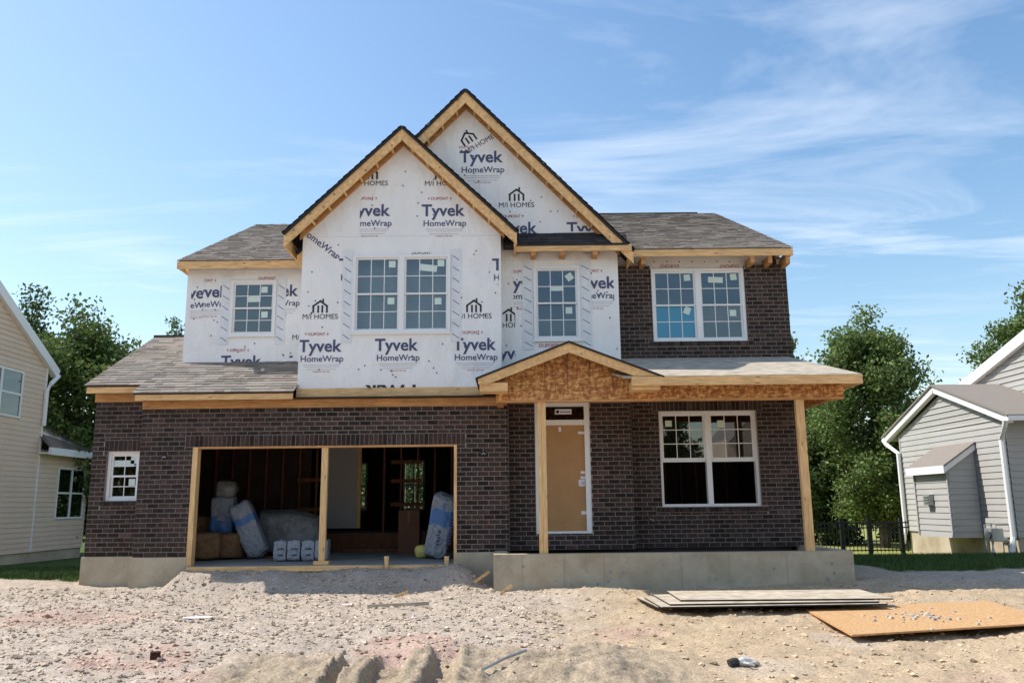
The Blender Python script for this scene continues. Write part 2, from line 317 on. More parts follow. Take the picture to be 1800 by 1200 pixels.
# loose stones
def stones(name, n, xr, yr, smin, smax, keep, label):
    x = rng.uniform(*xr, n); y = rng.uniform(*yr, n)**1.0
    k = keep(x, y); x, y = x[k], y[k]; z = ground_z(x, y); c, _ = soil(x[None], y[None]); c = c[0]
    base = np.array([(1, 0, 0), (-1, 0, 0), (0, 1, 0), (0, -1, 0), (0, 0, 1), (0, 0, -1), (.6, .6, .55), (-.6, .6, .5), (.6, -.6, .5), (-.6, -.6, .55)])
    fc = [(0, 6, 4), (6, 2, 4), (2, 7, 4), (7, 1, 4), (1, 9, 4), (9, 3, 4), (3, 8, 4), (8, 0, 4), (0, 2, 6), (2, 1, 7), (1, 3, 9), (3, 0, 8), (0, 5, 2), (2, 5, 1), (1, 5, 3), (3, 5, 0)]
    mb = MB()
    for i in range(len(x)):
        s = smin+(smax-smin)*random.random()**4.5
        sv = base*np.array([random.uniform(.7, 1.3), random.uniform(.6, 1.1), random.uniform(.4, .8)])*s*(1+.25*rng.standard_normal((10, 1)))
        a = random.random()*6.28; R = np.array([[math.cos(a), -math.sin(a), 0], [math.sin(a), math.cos(a), 0], [0, 0, 1]])
        g = random.uniform(.6, 1.45); cc = np.clip((c[i]*.7+np.array([.48, .43, .37])*.3)/.44*g, 0, 2); mb.cur = tuple(cc)
        mb.add(sv@R.T+np.array([x[i], y[i], z[i]+s*.12]), fc)
    o = obj(name, mb, 'stone'); tag(o, label, 'gravel', kind='stuff')
stones('gravel', 44000, (-9.5, 7.5), (7.6, 15.5), .005, .04, lambda x, y: (rng.random(len(x)) < np.where(x > .6, .25, 1.)*np.where(sand_mask(x, y) > .3, .04, 1)*np.where(y < 12, 1, .75)) & (soil(x[None], y[None])[1][0] < .2) & ~((x > -6) & (y > 15.5)) & ~((x > -.3) & (y > 14.35)), 'loose grey and reddish crushed stone strewn over the bare lot')

# lawns
def grass(name, n, xr, yr, hgt, label):
    x = rng.uniform(*xr, n); y = rng.uniform(*yr, n); k = soil(x[None], y[None])[1][0] > .55; x, y = x[k], y[k]; z = ground_z(x, y); mb = MB()
    for i in range(len(x)):
        a = random.random()*6.28; h = hgt*random.uniform(.5, 1.25); lx, ly = random.uniform(-.5, .5)*h, random.uniform(-.5, .5)*h; dx, dy = math.cos(a)*.007, math.sin(a)*.007
        mb.cur = (random.uniform(.6, 1.3),)*3
        mb.add([(x[i]-dx, y[i]-dy, z[i]-.01), (x[i]+dx, y[i]+dy, z[i]-.01), (x[i]+lx, y[i]+ly, z[i]+h)], [(0, 1, 2)])
    tag(obj(name, mb, 'grass_blade'), label, 'grass', kind='stuff')
grass('grass', 26000, (-12.5, -8.2), (16.3, 20), .09, 'short mown grass beside the beige house')
grass('grass', 40000, (5.9, 13), (15, 20.5), .09, 'short mown grass below the grey house')

# ------------------------------------------------------------------ the house under construction
HOUSE = empty('house', (-1.2, 18, 0), 'two storey brick house under construction with white printed house wrap and twin gables', 'house')
YG, YW, YD, YR, YB, YC, YL = 15.6, 16.0, 16.0, 16.4, 15.55, 16.0, 16.8      # wall faces: garage, wing, door wall, right wall, bump-out, centre, upper left
BL, BH = .2095, .0858                                                   # brick module
def prect(u0, v0, u1, v1, y):
    a = P(u0, (v0+v1)/2, y=y); b = P(u1, (v0+v1)/2, y=y); t = P((u0+u1)/2, v0, y=y); c = P((u0+u1)/2, v1, y=y)
    return a[0], b[0], c[2], t[2]       # x0 x1 z0 z1
WIN = {'wing': prect(188, 793, 245, 880, YW+.06), 'left': prect(405, 493, 485, 590, YL), 'bump': prect(620, 448, 792, 585, YB), 'centre': prect(938, 468, 1020, 598, YC),
       'upper': prect(1146, 472, 1310, 600, YR+.04), 'front': prect(1160, 722, 1333, 890, YR+.06)}
GX0, GX1, GZ1 = -5.95, -1.05, 2.12        # garage opening
door_r = prect(941, 705, 1038, 937, YD+.05)

BR = []     # all bricks: (wall index, centre, half sizes)
def brick_wall(wi, x0, x1, z0, z1, y, holes=(), soldiers=(), sills=()):
    """bricks of one wall; soldiers and sills are runs of upright bricks (x0,x1,z0,h)"""
    blocked = list(holes)+[(a, b, c, c+h) for a, b, c, h in list(soldiers)+list(sills)]
    n = int(round((z1-z0)/BH)); ch = (z1-z0)/n
    for i in range(n):
        za = z0+i*ch; zb = za+ch; zm = (za+zb)/2
        iv = [(x0, x1, za, zb)]
        for a, b, c, d in blocked:
            if d <= za+.004 or c >= zb-.004: continue
            nv = []
            for p, q, lo, hi in iv:
                if b <= p or a >= q: nv.append((p, q, lo, hi)); continue
                if a-p > .03: nv.append((p, a, lo, hi))
                if q-b > .03: nv.append((b, q, lo, hi))
                m0, m1 = max(p, a), min(q, b)
                if c-lo > .022: nv.append((m0, m1, lo, c))
                if hi-d > .022: nv.append((m0, m1, d, hi))
            iv = nv
        off = (i % 2)*BL/2
        for p, q, lo, hi in iv:
            k = math.floor((p-x0-off)/BL)
            while x0+off+k*BL < q:
                a = max(p, x0+off+k*BL); b = min(q, x0+off+(k+1)*BL); k += 1
                if b-a < .035: continue
                BR.append((wi, ((a+b)/2, y+.045+random.uniform(-.003, .002), (lo+hi)/2), ((b-a)/2-.0054, .045, (hi-lo)/2-.0054)))
    for a, b, c, h in list(soldiers)+list(sills):
        m = max(1, int(round((b-a)/BH))); wd = (b-a)/m
        for k in range(m): BR.append((wi, (a+(k+.5)*wd, y+.045+random.uniform(-.004, .001)-(.012 if h < .15 else 0), c+h/2), (wd/2-.005, .045, h/2-.005)))
def panel(mb, x0, x1, z0, z1, y0, y1, holes):
    """solid wall with rectangular holes, as boxes"""
    xsx = sorted({x0, x1, *[min(max(v, x0), x1) for h in holes for v in h[:2]]}); zsz = sorted({z0, z1, *[min(max(v, z0), z1) for h in holes for v in h[2:]]})
    for a, b in zip(xsx, xsx[1:]):
        run = None
        for c, d in zip(zsz, zsz[1:]):
            ins = any(h[0]-1e-6 <= a and b <= h[1]+1e-6 and h[2]-1e-6 <= c and d <= h[3]+1e-6 for h in holes)
            if not ins: run = (run[0], d) if run else (c, d)
            if ins or d == zsz[-1]:
                if run: mb.box(a, b, y0, y1, *run)
                run = None
def grow_r(r, d): return (r[0]-d, r[1]+d, r[2]-d, r[3]+d)
walls = []
def bwall(x0, x1, z0, z1, y, holes, soldiers=(), sills=()):
    wi = len(walls); mb = MB(); panel(mb, x0+.002, x1-.002, z0, z1, y+.004, y+.1, holes)
    walls.append(obj('brick_wall', mb, 'mortar', HOUSE)); brick_wall(wi, x0, x1, z0, z1, y, holes, soldiers, sills)
    return wi
wr = WIN['wing']; fr_ = WIN['front']; ur = WIN['upper']
bwall(-8.03, -6.95, .14, 3.03, YW, [wr], [(wr[0]-.06, wr[1]+.02, wr[3], .21)], [(wr[0]-.06, wr[1]+.03, wr[2]-.10, .10)])
bwall(-6.95, -.08, .14, 2.84, YG, [(GX0, GX1, -1, GZ1)], [(GX0-.16, GX1+.16, GZ1, .215)])
bwall(-.08, 2.27, .18, 3.0, YD, [door_r])
bwall(2.27, 5.6, .18, 3.0, YR, [fr_], [(fr_[0]-.12, fr_[1]+.12, fr_[3], .215)], [(fr_[0]-.12, fr_[1]+.12, fr_[2]-.10, .10)])
# upper right wall: bricked in two panels beside the window and below it; the wall above the window is still bare wrap
zt = P(1250, 466, y=YR)[2]; zb_ = 3.74
bwall(2.15, 5.6, zb_, zt, YR, [ur, (ur[0]-.02, ur[1]+.02, ur[3]-.01, 9)], [], [(ur[0]-.10, ur[1]+.10, ur[2]-.10, .10)])
bt = [(.62+.5*random.random()) for _ in range(40)]
def btint(): 
    g = random.uniform(.55, 1.5)*(1.5 if random.random() < .06 else 1); return (g*random.uniform(.92, 1.16), g, g*random.uniform(.9, 1.06))
order = sorted(range(len(BR)), key=lambda i: math.hypot(BR[i][1][0], BR[i][1][1]-0)+(0 if BR[i][2][0] > .09 else 3))
single = set(order[:300]); cache = {}
for i in order[:300]:
    wi, c, h = BR[i]; key = (round(h[0], 3), round(h[2], 3), random.randrange(7))
    if key not in cache:
        mb = MB(); mb.cur = btint(); e = .003; x, y, z = h
        mb.add([(-x, -y+e, -z), (x, -y+e, -z), (x, -y+e, z), (-x, -y+e, z), (-x+e, -y, -z+e), (x-e, -y, -z+e), (x-e, -y, z-e), (-x+e, -y, z-e), (-x, y, -z), (x, y, -z), (x, y, z), (-x, y, z)],
               [(4, 5, 6, 7), (0, 1, 5, 4), (1, 2, 6, 5), (2, 3, 7, 6), (3, 0, 4, 7), (0, 8, 9, 1), (1, 9, 10, 2), (2, 10, 11, 3), (3, 11, 8, 0)]); cache[key] = mb.mesh('brick'); cache[key].materials.append(MATS['brick'])
    o = bpy.data.objects.new('brick', cache[key]); COL.objects.link(o); o.parent = walls[wi]; o.location = c
for wi, wo in enumerate(walls):
    mb = MB()
    for i, (k, c, h) in enumerate(BR):
        if k == wi and i not in single: mb.cur = btint(); mb.box(c[0]-h[0], c[0]+h[0], c[1]-h[1], c[1]+h[1], c[2]-h[2], c[2]+h[2])
    if mb.v: o = obj('brick_courses', mb, 'brick', wo); o['kind'] = 'stuff'

# foundations and slabs
for bx_ in ((-8.06, -6.97, YW-.03, YW+.2, -.8, .138), (-6.97, GX0, YG-.03, YG+.2, -.8, .138), (GX1, -.1, YG-.03, YG+.2, -.8, .172), (-8.04, -7.85, YW+.2, 26, -.8, .14), (5.45, 5.62, YR+.2, 26, -.8, .17)):
    mb = MB(); mb.box(*bx_); obj('foundation', mb, 'concrete', HOUSE)
PF = 14.4
mb = MB(); mb.box(-.35, 5.68, PF, PF+.22, -.8, .195); mb.box(-.35, -.13, PF+.22, YG+.1, -.8, .195); mb.box(5.46, 5.68, PF+.22, YR+.1, -.8, .195)
po = obj('porch_foundation', mb, 'concrete', HOUSE)
mb = MB()
rt_ = random.Random(5)
for k_ in range(26):
    q_ = P(rt_.uniform(880, 1490), rt_.uniform(980, 1030), y=PF); mt_ = MB(); mt_.tube([(q_[0], PF-.004, q_[2]), (q_[0], PF+.01, q_[2])], rt_.uniform(.01, .035), 7); obj('tie_patch', mt_, 'slab', po)
for u in (918, 992, 1062, 1198, 1282, 1384): x = P(u, 1000, y=PF)[0]; mb.box(x-.003, x+.003, PF-.004, PF+.01, -.6, .19)
obj('form_seam', mb, 'slab', po)
mb = MB(); mb.box(-.12, 5.45, PF+.23, YR+.05, -.3, .03); obj('porch_fill', mb, 'stone', HOUSE)
mb = MB(); mb.box(-6.9, -.1, YG+.02, 16.25, -.3, -.0205); mb.box(-7.84, -.1, 16.25, 20.3, -.3, -.02); mb.box(GX0+.01, GX1-.01, YG-.10, YG+.02, -.3, -.022); obj('garage_slab', mb, 'slab', HOUSE)

# ---- framing and interior so that the openings look into a real dark shell
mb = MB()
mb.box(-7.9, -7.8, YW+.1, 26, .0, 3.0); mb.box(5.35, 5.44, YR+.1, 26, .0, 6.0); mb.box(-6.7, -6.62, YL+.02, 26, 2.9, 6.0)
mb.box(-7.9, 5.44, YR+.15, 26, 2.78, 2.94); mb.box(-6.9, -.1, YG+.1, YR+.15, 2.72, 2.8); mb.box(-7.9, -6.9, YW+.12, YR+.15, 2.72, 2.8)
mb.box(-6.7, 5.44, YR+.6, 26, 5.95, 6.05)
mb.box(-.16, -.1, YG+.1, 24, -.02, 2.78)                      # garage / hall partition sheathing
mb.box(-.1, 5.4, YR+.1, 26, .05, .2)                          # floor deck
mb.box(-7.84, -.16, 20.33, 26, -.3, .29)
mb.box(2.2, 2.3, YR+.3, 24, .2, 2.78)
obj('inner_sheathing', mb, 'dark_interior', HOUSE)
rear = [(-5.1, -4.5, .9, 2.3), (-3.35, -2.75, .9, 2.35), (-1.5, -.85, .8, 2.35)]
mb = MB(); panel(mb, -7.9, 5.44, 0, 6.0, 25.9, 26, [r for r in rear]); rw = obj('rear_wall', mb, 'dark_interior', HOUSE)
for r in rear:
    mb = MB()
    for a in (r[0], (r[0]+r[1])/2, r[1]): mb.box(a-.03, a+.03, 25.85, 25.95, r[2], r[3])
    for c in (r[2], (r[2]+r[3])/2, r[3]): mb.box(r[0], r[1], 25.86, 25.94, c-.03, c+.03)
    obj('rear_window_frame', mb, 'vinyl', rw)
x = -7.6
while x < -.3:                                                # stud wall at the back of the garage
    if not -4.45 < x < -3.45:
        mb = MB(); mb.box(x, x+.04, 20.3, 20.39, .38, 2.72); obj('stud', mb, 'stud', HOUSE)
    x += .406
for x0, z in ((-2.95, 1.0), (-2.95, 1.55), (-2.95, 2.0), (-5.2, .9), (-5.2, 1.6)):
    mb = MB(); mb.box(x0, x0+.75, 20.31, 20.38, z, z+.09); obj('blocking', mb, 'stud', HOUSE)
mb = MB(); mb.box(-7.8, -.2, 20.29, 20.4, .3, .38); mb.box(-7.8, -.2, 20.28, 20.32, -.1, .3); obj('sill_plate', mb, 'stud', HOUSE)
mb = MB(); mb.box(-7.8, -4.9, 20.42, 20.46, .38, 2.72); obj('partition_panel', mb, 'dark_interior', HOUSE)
for i in range(9):
    mb = MB(); y = 16.2+i*.42; mb.box(-7.8, -7.71, y, y+.04, 0, 2.7); obj('stud', mb, 'stud', HOUSE)
    mb = MB(); mb.box(-.25, -.161, y, y+.04, 0, 2.7); obj('stud', mb, 'stud', HOUSE)
# interior door
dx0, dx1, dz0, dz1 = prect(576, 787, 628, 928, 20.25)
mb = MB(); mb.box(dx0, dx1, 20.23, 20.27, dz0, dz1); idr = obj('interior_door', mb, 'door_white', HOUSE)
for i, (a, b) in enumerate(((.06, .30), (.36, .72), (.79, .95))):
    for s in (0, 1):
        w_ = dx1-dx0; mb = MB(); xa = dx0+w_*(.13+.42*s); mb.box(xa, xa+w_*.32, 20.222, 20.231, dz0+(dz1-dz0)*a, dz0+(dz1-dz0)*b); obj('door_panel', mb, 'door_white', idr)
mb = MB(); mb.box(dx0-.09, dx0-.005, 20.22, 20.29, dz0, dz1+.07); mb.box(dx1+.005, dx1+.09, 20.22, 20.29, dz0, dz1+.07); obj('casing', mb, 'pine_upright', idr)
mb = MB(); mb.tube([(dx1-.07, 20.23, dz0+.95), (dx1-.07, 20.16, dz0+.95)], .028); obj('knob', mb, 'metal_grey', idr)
# studs behind the front room window
for i in range(9):
    mb = MB(); xx = 2.5+i*.36; mb.box(xx, xx+.04, 20.0, 20.09, .2, 2.78); obj('stud', mb, 'stud', HOUSE)
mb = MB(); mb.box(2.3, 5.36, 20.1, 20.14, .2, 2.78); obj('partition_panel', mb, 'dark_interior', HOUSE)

# garage opening frame
mb = MB(); mb.box(GX0-.005, GX0+.09, YG-.02, YG+.15, -.03, GZ1); obj('door_jamb', mb, 'pine_upright', HOUSE)
mb = MB(); mb.box(GX1-.05, GX1+.005, YG-.01, YG+.15, -.03, GZ1); obj('door_jamb', mb, 'pine_upright', HOUSE)
mb = MB(); mb.box(GX0+.09, GX1-.05, YG+.0, YG+.15, GZ1-.03, GZ1+.005); obj('door_header', mb, 'orange_pine', HOUSE)
px0, px1 = P(562, 890, y=YG)[0], P(573, 890, y=YG)[0]
mb = MB(); mb.box(px0, px1, YG+.02, YG+.11, .04, GZ1-.03); pp = obj('prop_post', mb, 'pine_upright', HOUSE)
mb = MB(); mb.box(px0-.08, px1+.08, YG-.02, YG+.14, -.02, .045); obj('base_block', mb, 'pine', pp)

# frieze boards, fascias (garage)
mb = MB(); mb.box(-6.95, -.1, YG-.03, YG+.08, 2.84, 3.0); obj('frieze_board', mb, 'orange_pine', HOUSE)
mb = MB(); mb.box(-8.05, -6.955, YW-.03, YW+.08, 3.03, 3.2); obj('frieze_board', mb, 'orange_pine', HOUSE)
mb = MB(); mb.box(-6.97, -4.06, YG-.32, YG-.28, 2.965, 3.10); obj('fascia', mb, 'pine', HOUSE)
mb = MB(); mb.box(-8.08, -6.98, YW-.32, YW-.28, 3.165, 3.30); obj('fascia', mb, 'pine', HOUSE)
mb = MB(); mb.box(-4.06, -.55, YB-.03, YB+.05, 3.03, 3.19); obj('skirt_board', mb, 'pine', HOUSE)
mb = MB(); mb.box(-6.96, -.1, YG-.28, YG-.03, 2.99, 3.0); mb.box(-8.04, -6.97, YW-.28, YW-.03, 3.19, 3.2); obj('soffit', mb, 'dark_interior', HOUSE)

# ---- roofs
def shingles(mb, o, ex, es, wid, ln, expo=.145, dark=1.):
    """courses of laid shingle tabs on plane: o = eave corner, ex along the eave, es up the slope"""
    o = np.array(o, float); ex = np.array(ex, float); es = np.array(es, float); nrm = np.cross(ex, es); nrm /= np.linalg.norm(nrm)
    if nrm[2] < 0: nrm = -nrm
    n = int(ln/expo)+1
    for i in range(n):
        s0 = i*expo-.02; s1 = min(ln, s0+expo+.05); x = -random.random()*.3
        while x < wid:
            wv = random.choice((.12, .17, .22, .3, .36)); a = max(0, x); b = min(wid, x+wv); x += wv
            if b-a < .01: continue
            lift = .012+(.006 if random.random() < .5 else 0); g = random.uniform(.72, 1.25)*dark; mb.cur = (g*random.uniform(.97, 1.05), g, g*random.uniform(.95, 1.02))
            p = [o+ex*a+es*s0, o+ex*b+es*s0, o+ex*b+es*s1, o+ex*a+es*s1]
            q = [p[0]+nrm*(lift+.006), p[1]+nrm*(lift+.006), p[2]+nrm*.004, p[3]+nrm*.004]
            mb.add([p[0], p[1], q[0], q[1], q[2], q[3]], [(0, 1, 3, 2), (2, 3, 4, 5)])
def slope_len(dy, s): return dy*math.sqrt(1+s*s)
def gable_x(name, x0, x1, ye, ze, yr, s, mname='shingle'):
    """roof with ridge along x: front slope from eave (ye, ze) to the ridge at yr, and the rear slope"""
    zr = ze+s*(yr-ye); mb = MB()
    mb.prism_x([(ye, ze), (yr, zr), (2*yr-ye, ze), (2*yr-ye, ze-.03), (yr, zr-.04), (ye, ze-.03)], x0, x1)
    ro = obj(name, mb, 'black_edge', HOUSE)
    ms = MB(); k = math.sqrt(1+s*s); shingles(ms, (x0-.02, ye-.02, ze+.003), (1, 0, 0), (0, 1/k, s/k), x1-x0+.04, slope_len(yr-ye, s))
    so_ = obj('shingle_courses', ms, mname, ro); so_['kind'] = 'stuff'
    return ro
sg = .52
g1 = gable_x('garage_roof', -7.0, -4.05, YG-.33, 3.10, 18.6, sg)
g2 = gable_x('wing_roof', -8.09, -7.0, YW-.33, 3.10+sg*.4, 18.6, sg)
mb = MB(); mb.box(-8.12, -6.6, 18.5, 18.75, 4.80, 4.86); obj('ridge_cap', mb, 'shingle_dark', g2)
mb = MB(); mb.prism_x([(YW, 3.0), (18.6, 4.76), (21, 3.0)], -8.02, -7.9); obj('gable_end', mb, 'osb', HOUSE)
ml = gable_x('main_roof', -6.85, -1.5, YL-.27, 6.0, 21.5, .5)
mr = gable_x('main_roof', 1.5, 5.62, YR-.34, 6.0, 22.0, .48)
mb = MB(); mb.box(1.2, 5.15, 21.9, 22.1, 8.80, 8.87); obj('ridge_cap', mb, 'shingle_dark', mr)
mb = MB(); mb.prism_x([(YL, 5.9), (21.5, 8.3), (26.2, 5.9)], -6.72, -6.65); mb.prism_x([(YR, 5.9), (22, 8.6), (27, 5.9)], 5.4, 5.5); obj('gable_end', mb, 'osb', HOUSE)
mb = MB(); mb.box(-6.87, -4.2, YL-.30, YL-.26, 5.83, 5.985); obj('fascia', mb, 'pine', HOUSE)
mb = MB(); mb.box(2.3, 5.64, YR-.37, YR-.33, 5.845, 5.985); obj('fascia', mb, 'pine', HOUSE)
mb = MB(); mb.box(-6.85, -6.81, YL-.26, YL+1, 5.83, 5.97); mb.box(5.58, 5.62, YR-.33, YR+1, 5.845, 5.97); obj('fascia', mb, 'pine', HOUSE)
for i in range(3):
    u = (1128, 1318, 1349)[i]; x = P(u, 456, y=YR-.15)[0]; mb = MB(); mb.box(x-.04, x+.04, YR-.33, YR+.1, 5.70, 5.845); obj('lookout', mb, 'orange_pine', HOUSE)
mb = MB(); mb.box(5.5, 5.58, YR-.33, YR+.1, 5.68, 5.845); obj('lookout', mb, 'orange_pine', HOUSE)

def front_gable(name, cx, za, hw, s, yf, yw, yback, ret_z, drop=.0):
    """steep gable roof facing the street: apex za at x=cx, half width hw at the rake ends, open rake with lookouts"""
    ze = za-hw*s; k = math.sqrt(1+s*s); mb = MB()
    for sg_ in (-1, 1):
        mb.prism([(cx, za), (cx+sg_*hw, ze), (cx+sg_*hw-sg_*.02, ze-.045), (cx, za-.055)][::sg_], yf-.03, yback)
    ro = obj(name, mb, 'black_edge', HOUSE)
    for sg_ in (-1, 1):
        nrm = np.array([sg_*s, 0, 1.])/k; d = np.array([sg_, 0, -s])/k; ln = hw*k
        a0 = np.array([cx, 0, za-.055]); 
        # outer barge board
        mb = MB(); w_ = .165; n = nrm*-w_
        poly = [a0, a0+d*ln, a0+d*ln+np.array([0, 0, -w_*k]), a0+np.array([0, 0, -w_*k])]
        mb.prism([(p[0], p[2]) for p in poly][::-sg_], yf, yf+.04); obj('barge_board', mb, 'pine_rake', ro)
        # ledger on the wall
        mb = MB(); b0 = a0+np.array([0, 0, -.02]); poly = [b0, b0+d*(ln-.34), b0+d*(ln-.34)+np.array([0, 0, -w_*k*.95]), b0+np.array([0, 0, -w_*k*.95])]
        mb.prism([(p[0], p[2]) for p in poly][::-sg_], yw-.045, yw-.005); obj('rake_ledger', mb, 'orange_pine', ro)
        m = int(ln/.42)
        for i in range(1, m):
            c = a0+d*(i*.42)-nrm*.10; mb = MB(); mb.obox((c[0], (yf+.04+yw-.045)/2, c[2]), d*.02, nrm*.065, (0, (yw-yf-.085)/2, 0)); obj('lookout', mb, 'pine_rake', ro)
        # boxed end at the eave
        xe = cx+sg_*(hw-.02); mb = MB(); mb.box(min(xe, xe-sg_*.04), max(xe, xe-sg_*.04), yf+.041, yw+.6, ze-(.30 if cx < -1.5 else .2), ze-.06); obj('eave_fascia', mb, 'pine', ro)
        ms = MB(); shingles(ms, (cx+sg_*(hw+.01), yf-.04, ze+.002), (0, 1, 0), (-sg_/k, 0, s/k), yback-yf, ln); so_ = obj('shingle_courses', ms, 'shingle_dark', ro); so_['kind'] = 'stuff'
    return ro
zab = P(707, 222, y=YB-.3)[2]; front_gable('front_gable_roof', -2.115, zab, 2.23, .97, YB-.3, YB, 21.3, 5.76)
zam = P(818, 157, y=YC-.3)[2]; xam = P(818, 157, y=YC-.3)[0]; hm = P(1113, 437, y=YC-.3)[0]-xam
front_gable('main_gable_roof', xam, zam, hm, 1.04, YC-.3, YC, 22.5, 5.8)
# pent roof between the gables
xl, xr_ = -.15, 2.30
mb = MB(); mb.prism_x([(YC-.31, 6.0), (YC+.0, 6.33), (YC+.0, 6.0)], xl, xr_); pr = obj('pent_roof', mb, 'black_edge', HOUSE)
ms = MB(); k = math.sqrt(1+1.06**2); shingles(ms, (xl, YC-.33, 5.985), (1, 0, 0), (0, 1/k, 1.06/k), xr_-xl, .33*k, .12); o = obj('shingle_courses', ms, 'shingle_dark', pr); o['kind'] = 'stuff'
mb = MB(); mb.box(.06, 2.36, YC-.34, YC-.30, 5.865, 5.99); obj('fascia', mb, 'pine', pr)
for u in (937, 988, 1045): x = P(u, 444, y=YC-.15)[0]; mb = MB(); mb.box(x-.05, x+.05, YC-.3, YC-.01, 5.79, 5.865); obj('lookout', mb, 'orange_pine', pr)

# ---- house wrap walls
def wrinkle(x, z): return .0025*vnoise(x, z, 1.7, 41)+.002*vnoise(x, z, 4.1, 42)
def wrap_wall(x0, x1, z0, z1, y, hole=None, top=None, step=.06, thick=.1):
    gx = sorted({*np.round(np.arange(x0, x1, step), 4), x1, *( (hole[0], hole[1]) if hole else ())}); gz = sorted({*np.round(np.arange(z0, z1, step), 4), z1, *((hole[2], hole[3]) if hole else ())})
    mb = MB(); A, B = np.meshgrid(gx, gz); 
    if top is not None: B = np.minimum(B, top(A))
    W = y+wrinkle(A, B); n = len(gx); vs_ = np.stack([A, W, B], -1).reshape(-1, 3); fs = []
    for j in range(len(gz)-1):
        for i in range(n-1):
            if hole and hole[0]-1e-6 <= gx[i] < hole[1]-1e-6 and hole[2]-1e-6 <= gz[j] < hole[3]-1e-6: continue
            if top is not None and B[j, i] == B[j+1, i] and B[j, i+1] == B[j+1, i+1]: continue
            fs.append((j*n+i, j*n+i+1, (j+1)*n+i+1, (j+1)*n+i))
    mb.add(vs_, fs); o = obj('house_wrap', mb, 'wrap', HOUSE)
    bk = MB(); panel(bk, x0+.01, x1-.01, z0, min(z1, 6.0), y+.02, y+thick, [hole] if hole else []); obj('wall_sheathing', bk, 'osb', o)
    if top is not None:
        cx = (x0+x1)/2
    return o
xb0, xb1 = -4.05, -.2
wb = wrap_wall(xb0, xb1, 3.19, zab, YB, WIN['bump'], lambda x: zab-.08-np.abs(x+2.115)*.97)
mb = MB(); mb.box(xb0, xb0+.01, YB+.005, YL, 3.2, 6.2); mb.box(xb1-.01, xb1, YB+.005, YC+.1, 3.2, 6.2); obj('side_wrap', mb, 'wrap', wb)
wc = wrap_wall(-4.0, 2.12, 3.5, zam, YC, WIN['centre'], lambda x: zam-.08-np.abs(x-xam)*1.04)
mb = MB(); mb.box(2.11, 2.12, YC+.004, YR+.3, 3.5, 6.0); obj('side_wrap', mb, 'wrap', wc)
wl = wrap_wall(-6.75, -4.0, 3.7, 5.98, YL, WIN['left'])
mb = MB(); mb.box(-6.75, -6.74, YL+.004, 26, 3.7, 6.0); obj('side_wrap', mb, 'wrap', wl)
wrr = wrap_wall(2.1, 5.52, 3.6, 5.99, YR+.1, WIN['upper'])
# overlap seams of the wrap sheets
for (u0, u1, v, y) in ((533, 878, 417, YB), (885, 1084, 458, YC), (331, 527, 476, YL)):
    a = P(u0, v, y=y); b = P(u1, v, y=y); mb = MB(); mb.box(a[0], b[0], y-.006, y-.002, a[2]-.004, a[2]+.004); obj('lap_seam', mb, 'tape', wb if y == YB else (wc if y == YC else wl))

# ---- printing on the wrap
def word_mesh(txt, bold=0.):
    c = bpy.data.curves.new('t', 'FONT'); c.body = txt; c.size = 1; c.offset = bold; c.align_x = 'CENTER'; c.resolution_u = 3
    o = bpy.data.objects.new('t', c); COL.objects.link(o); bpy.context.view_layer.update()
    m = bpy.data.meshes.new_from_object(o.evaluated_get(bpy.context.evaluated_depsgraph_get())); bpy.data.objects.remove(o)
    co = np.array([v.co[:2] for v in m.vertices]); fs = [tuple(p.vertices) for p in m.polygons]
    mn, mx_ = co.min(0), co.max(0); co = co-[(mn[0]+mx_[0])/2, 0]
    return co, fs, mx_[0]-mn[0]
WORDS = {k: word_mesh(k, b) for k, b in (('Tyvek', .022), ('HomeWrap', .012), ('DUPONT', .006), ('M/I HOMES', 0.), ('MADE IN THE USA', 0.))}
def scrawl(n, seed):
    """print too small to read in the photograph: a row of uneven dark strokes"""
    r = random.Random(seed); co, fs, x = [], [], 0.
    for i in range(n):
        w_ = r.uniform(.25, .5); h = r.choice((.5, .52, .7)); o = len(co); co += [(x, 0), (x+w_, 0), (x+w_, h), (x, h)]; fs.append((o, o+1, o+2, o+3)); x += w_+.16
    co = np.array(co, float); co[:, 0] -= x/2; return co, fs, x
WORDS.update({'sticker_print': scrawl(9, 1), 'roll_print': scrawl(4, 2), 'bag_long': scrawl(9, 3), 'bag_short': scrawl(5, 4)})
def quad(a, b, c, d): return np.array([a, b, c, d], float), [(0, 1, 2, 3)]
def logo():
    vs_, fs = [], []
    def st(p, q, w_):
        p = np.array(p, float); q = np.array(q, float); d = (q-p)/np.linalg.norm(q-p); n = np.array([-d[1], d[0]])*w_/2; o = len(vs_); vs_.extend([p-n, q-n, q+n, p+n]); fs.append((o, o+1, o+2, o+3))
    st((-.5, 0), (-.5, .52), .13); st((-.56, .47), (.06, .92), .13); st((-.02, .9), (.5, .5), .13); st((.5, .55), (.5, 0), .13); st((-.14, 0), (-.14, .55), .13); st((.16, 0), (.16, .55), .13); st((.2, .8), (.2, 1.05), .12)
    return np.array(vs_), fs
LOGO = logo()
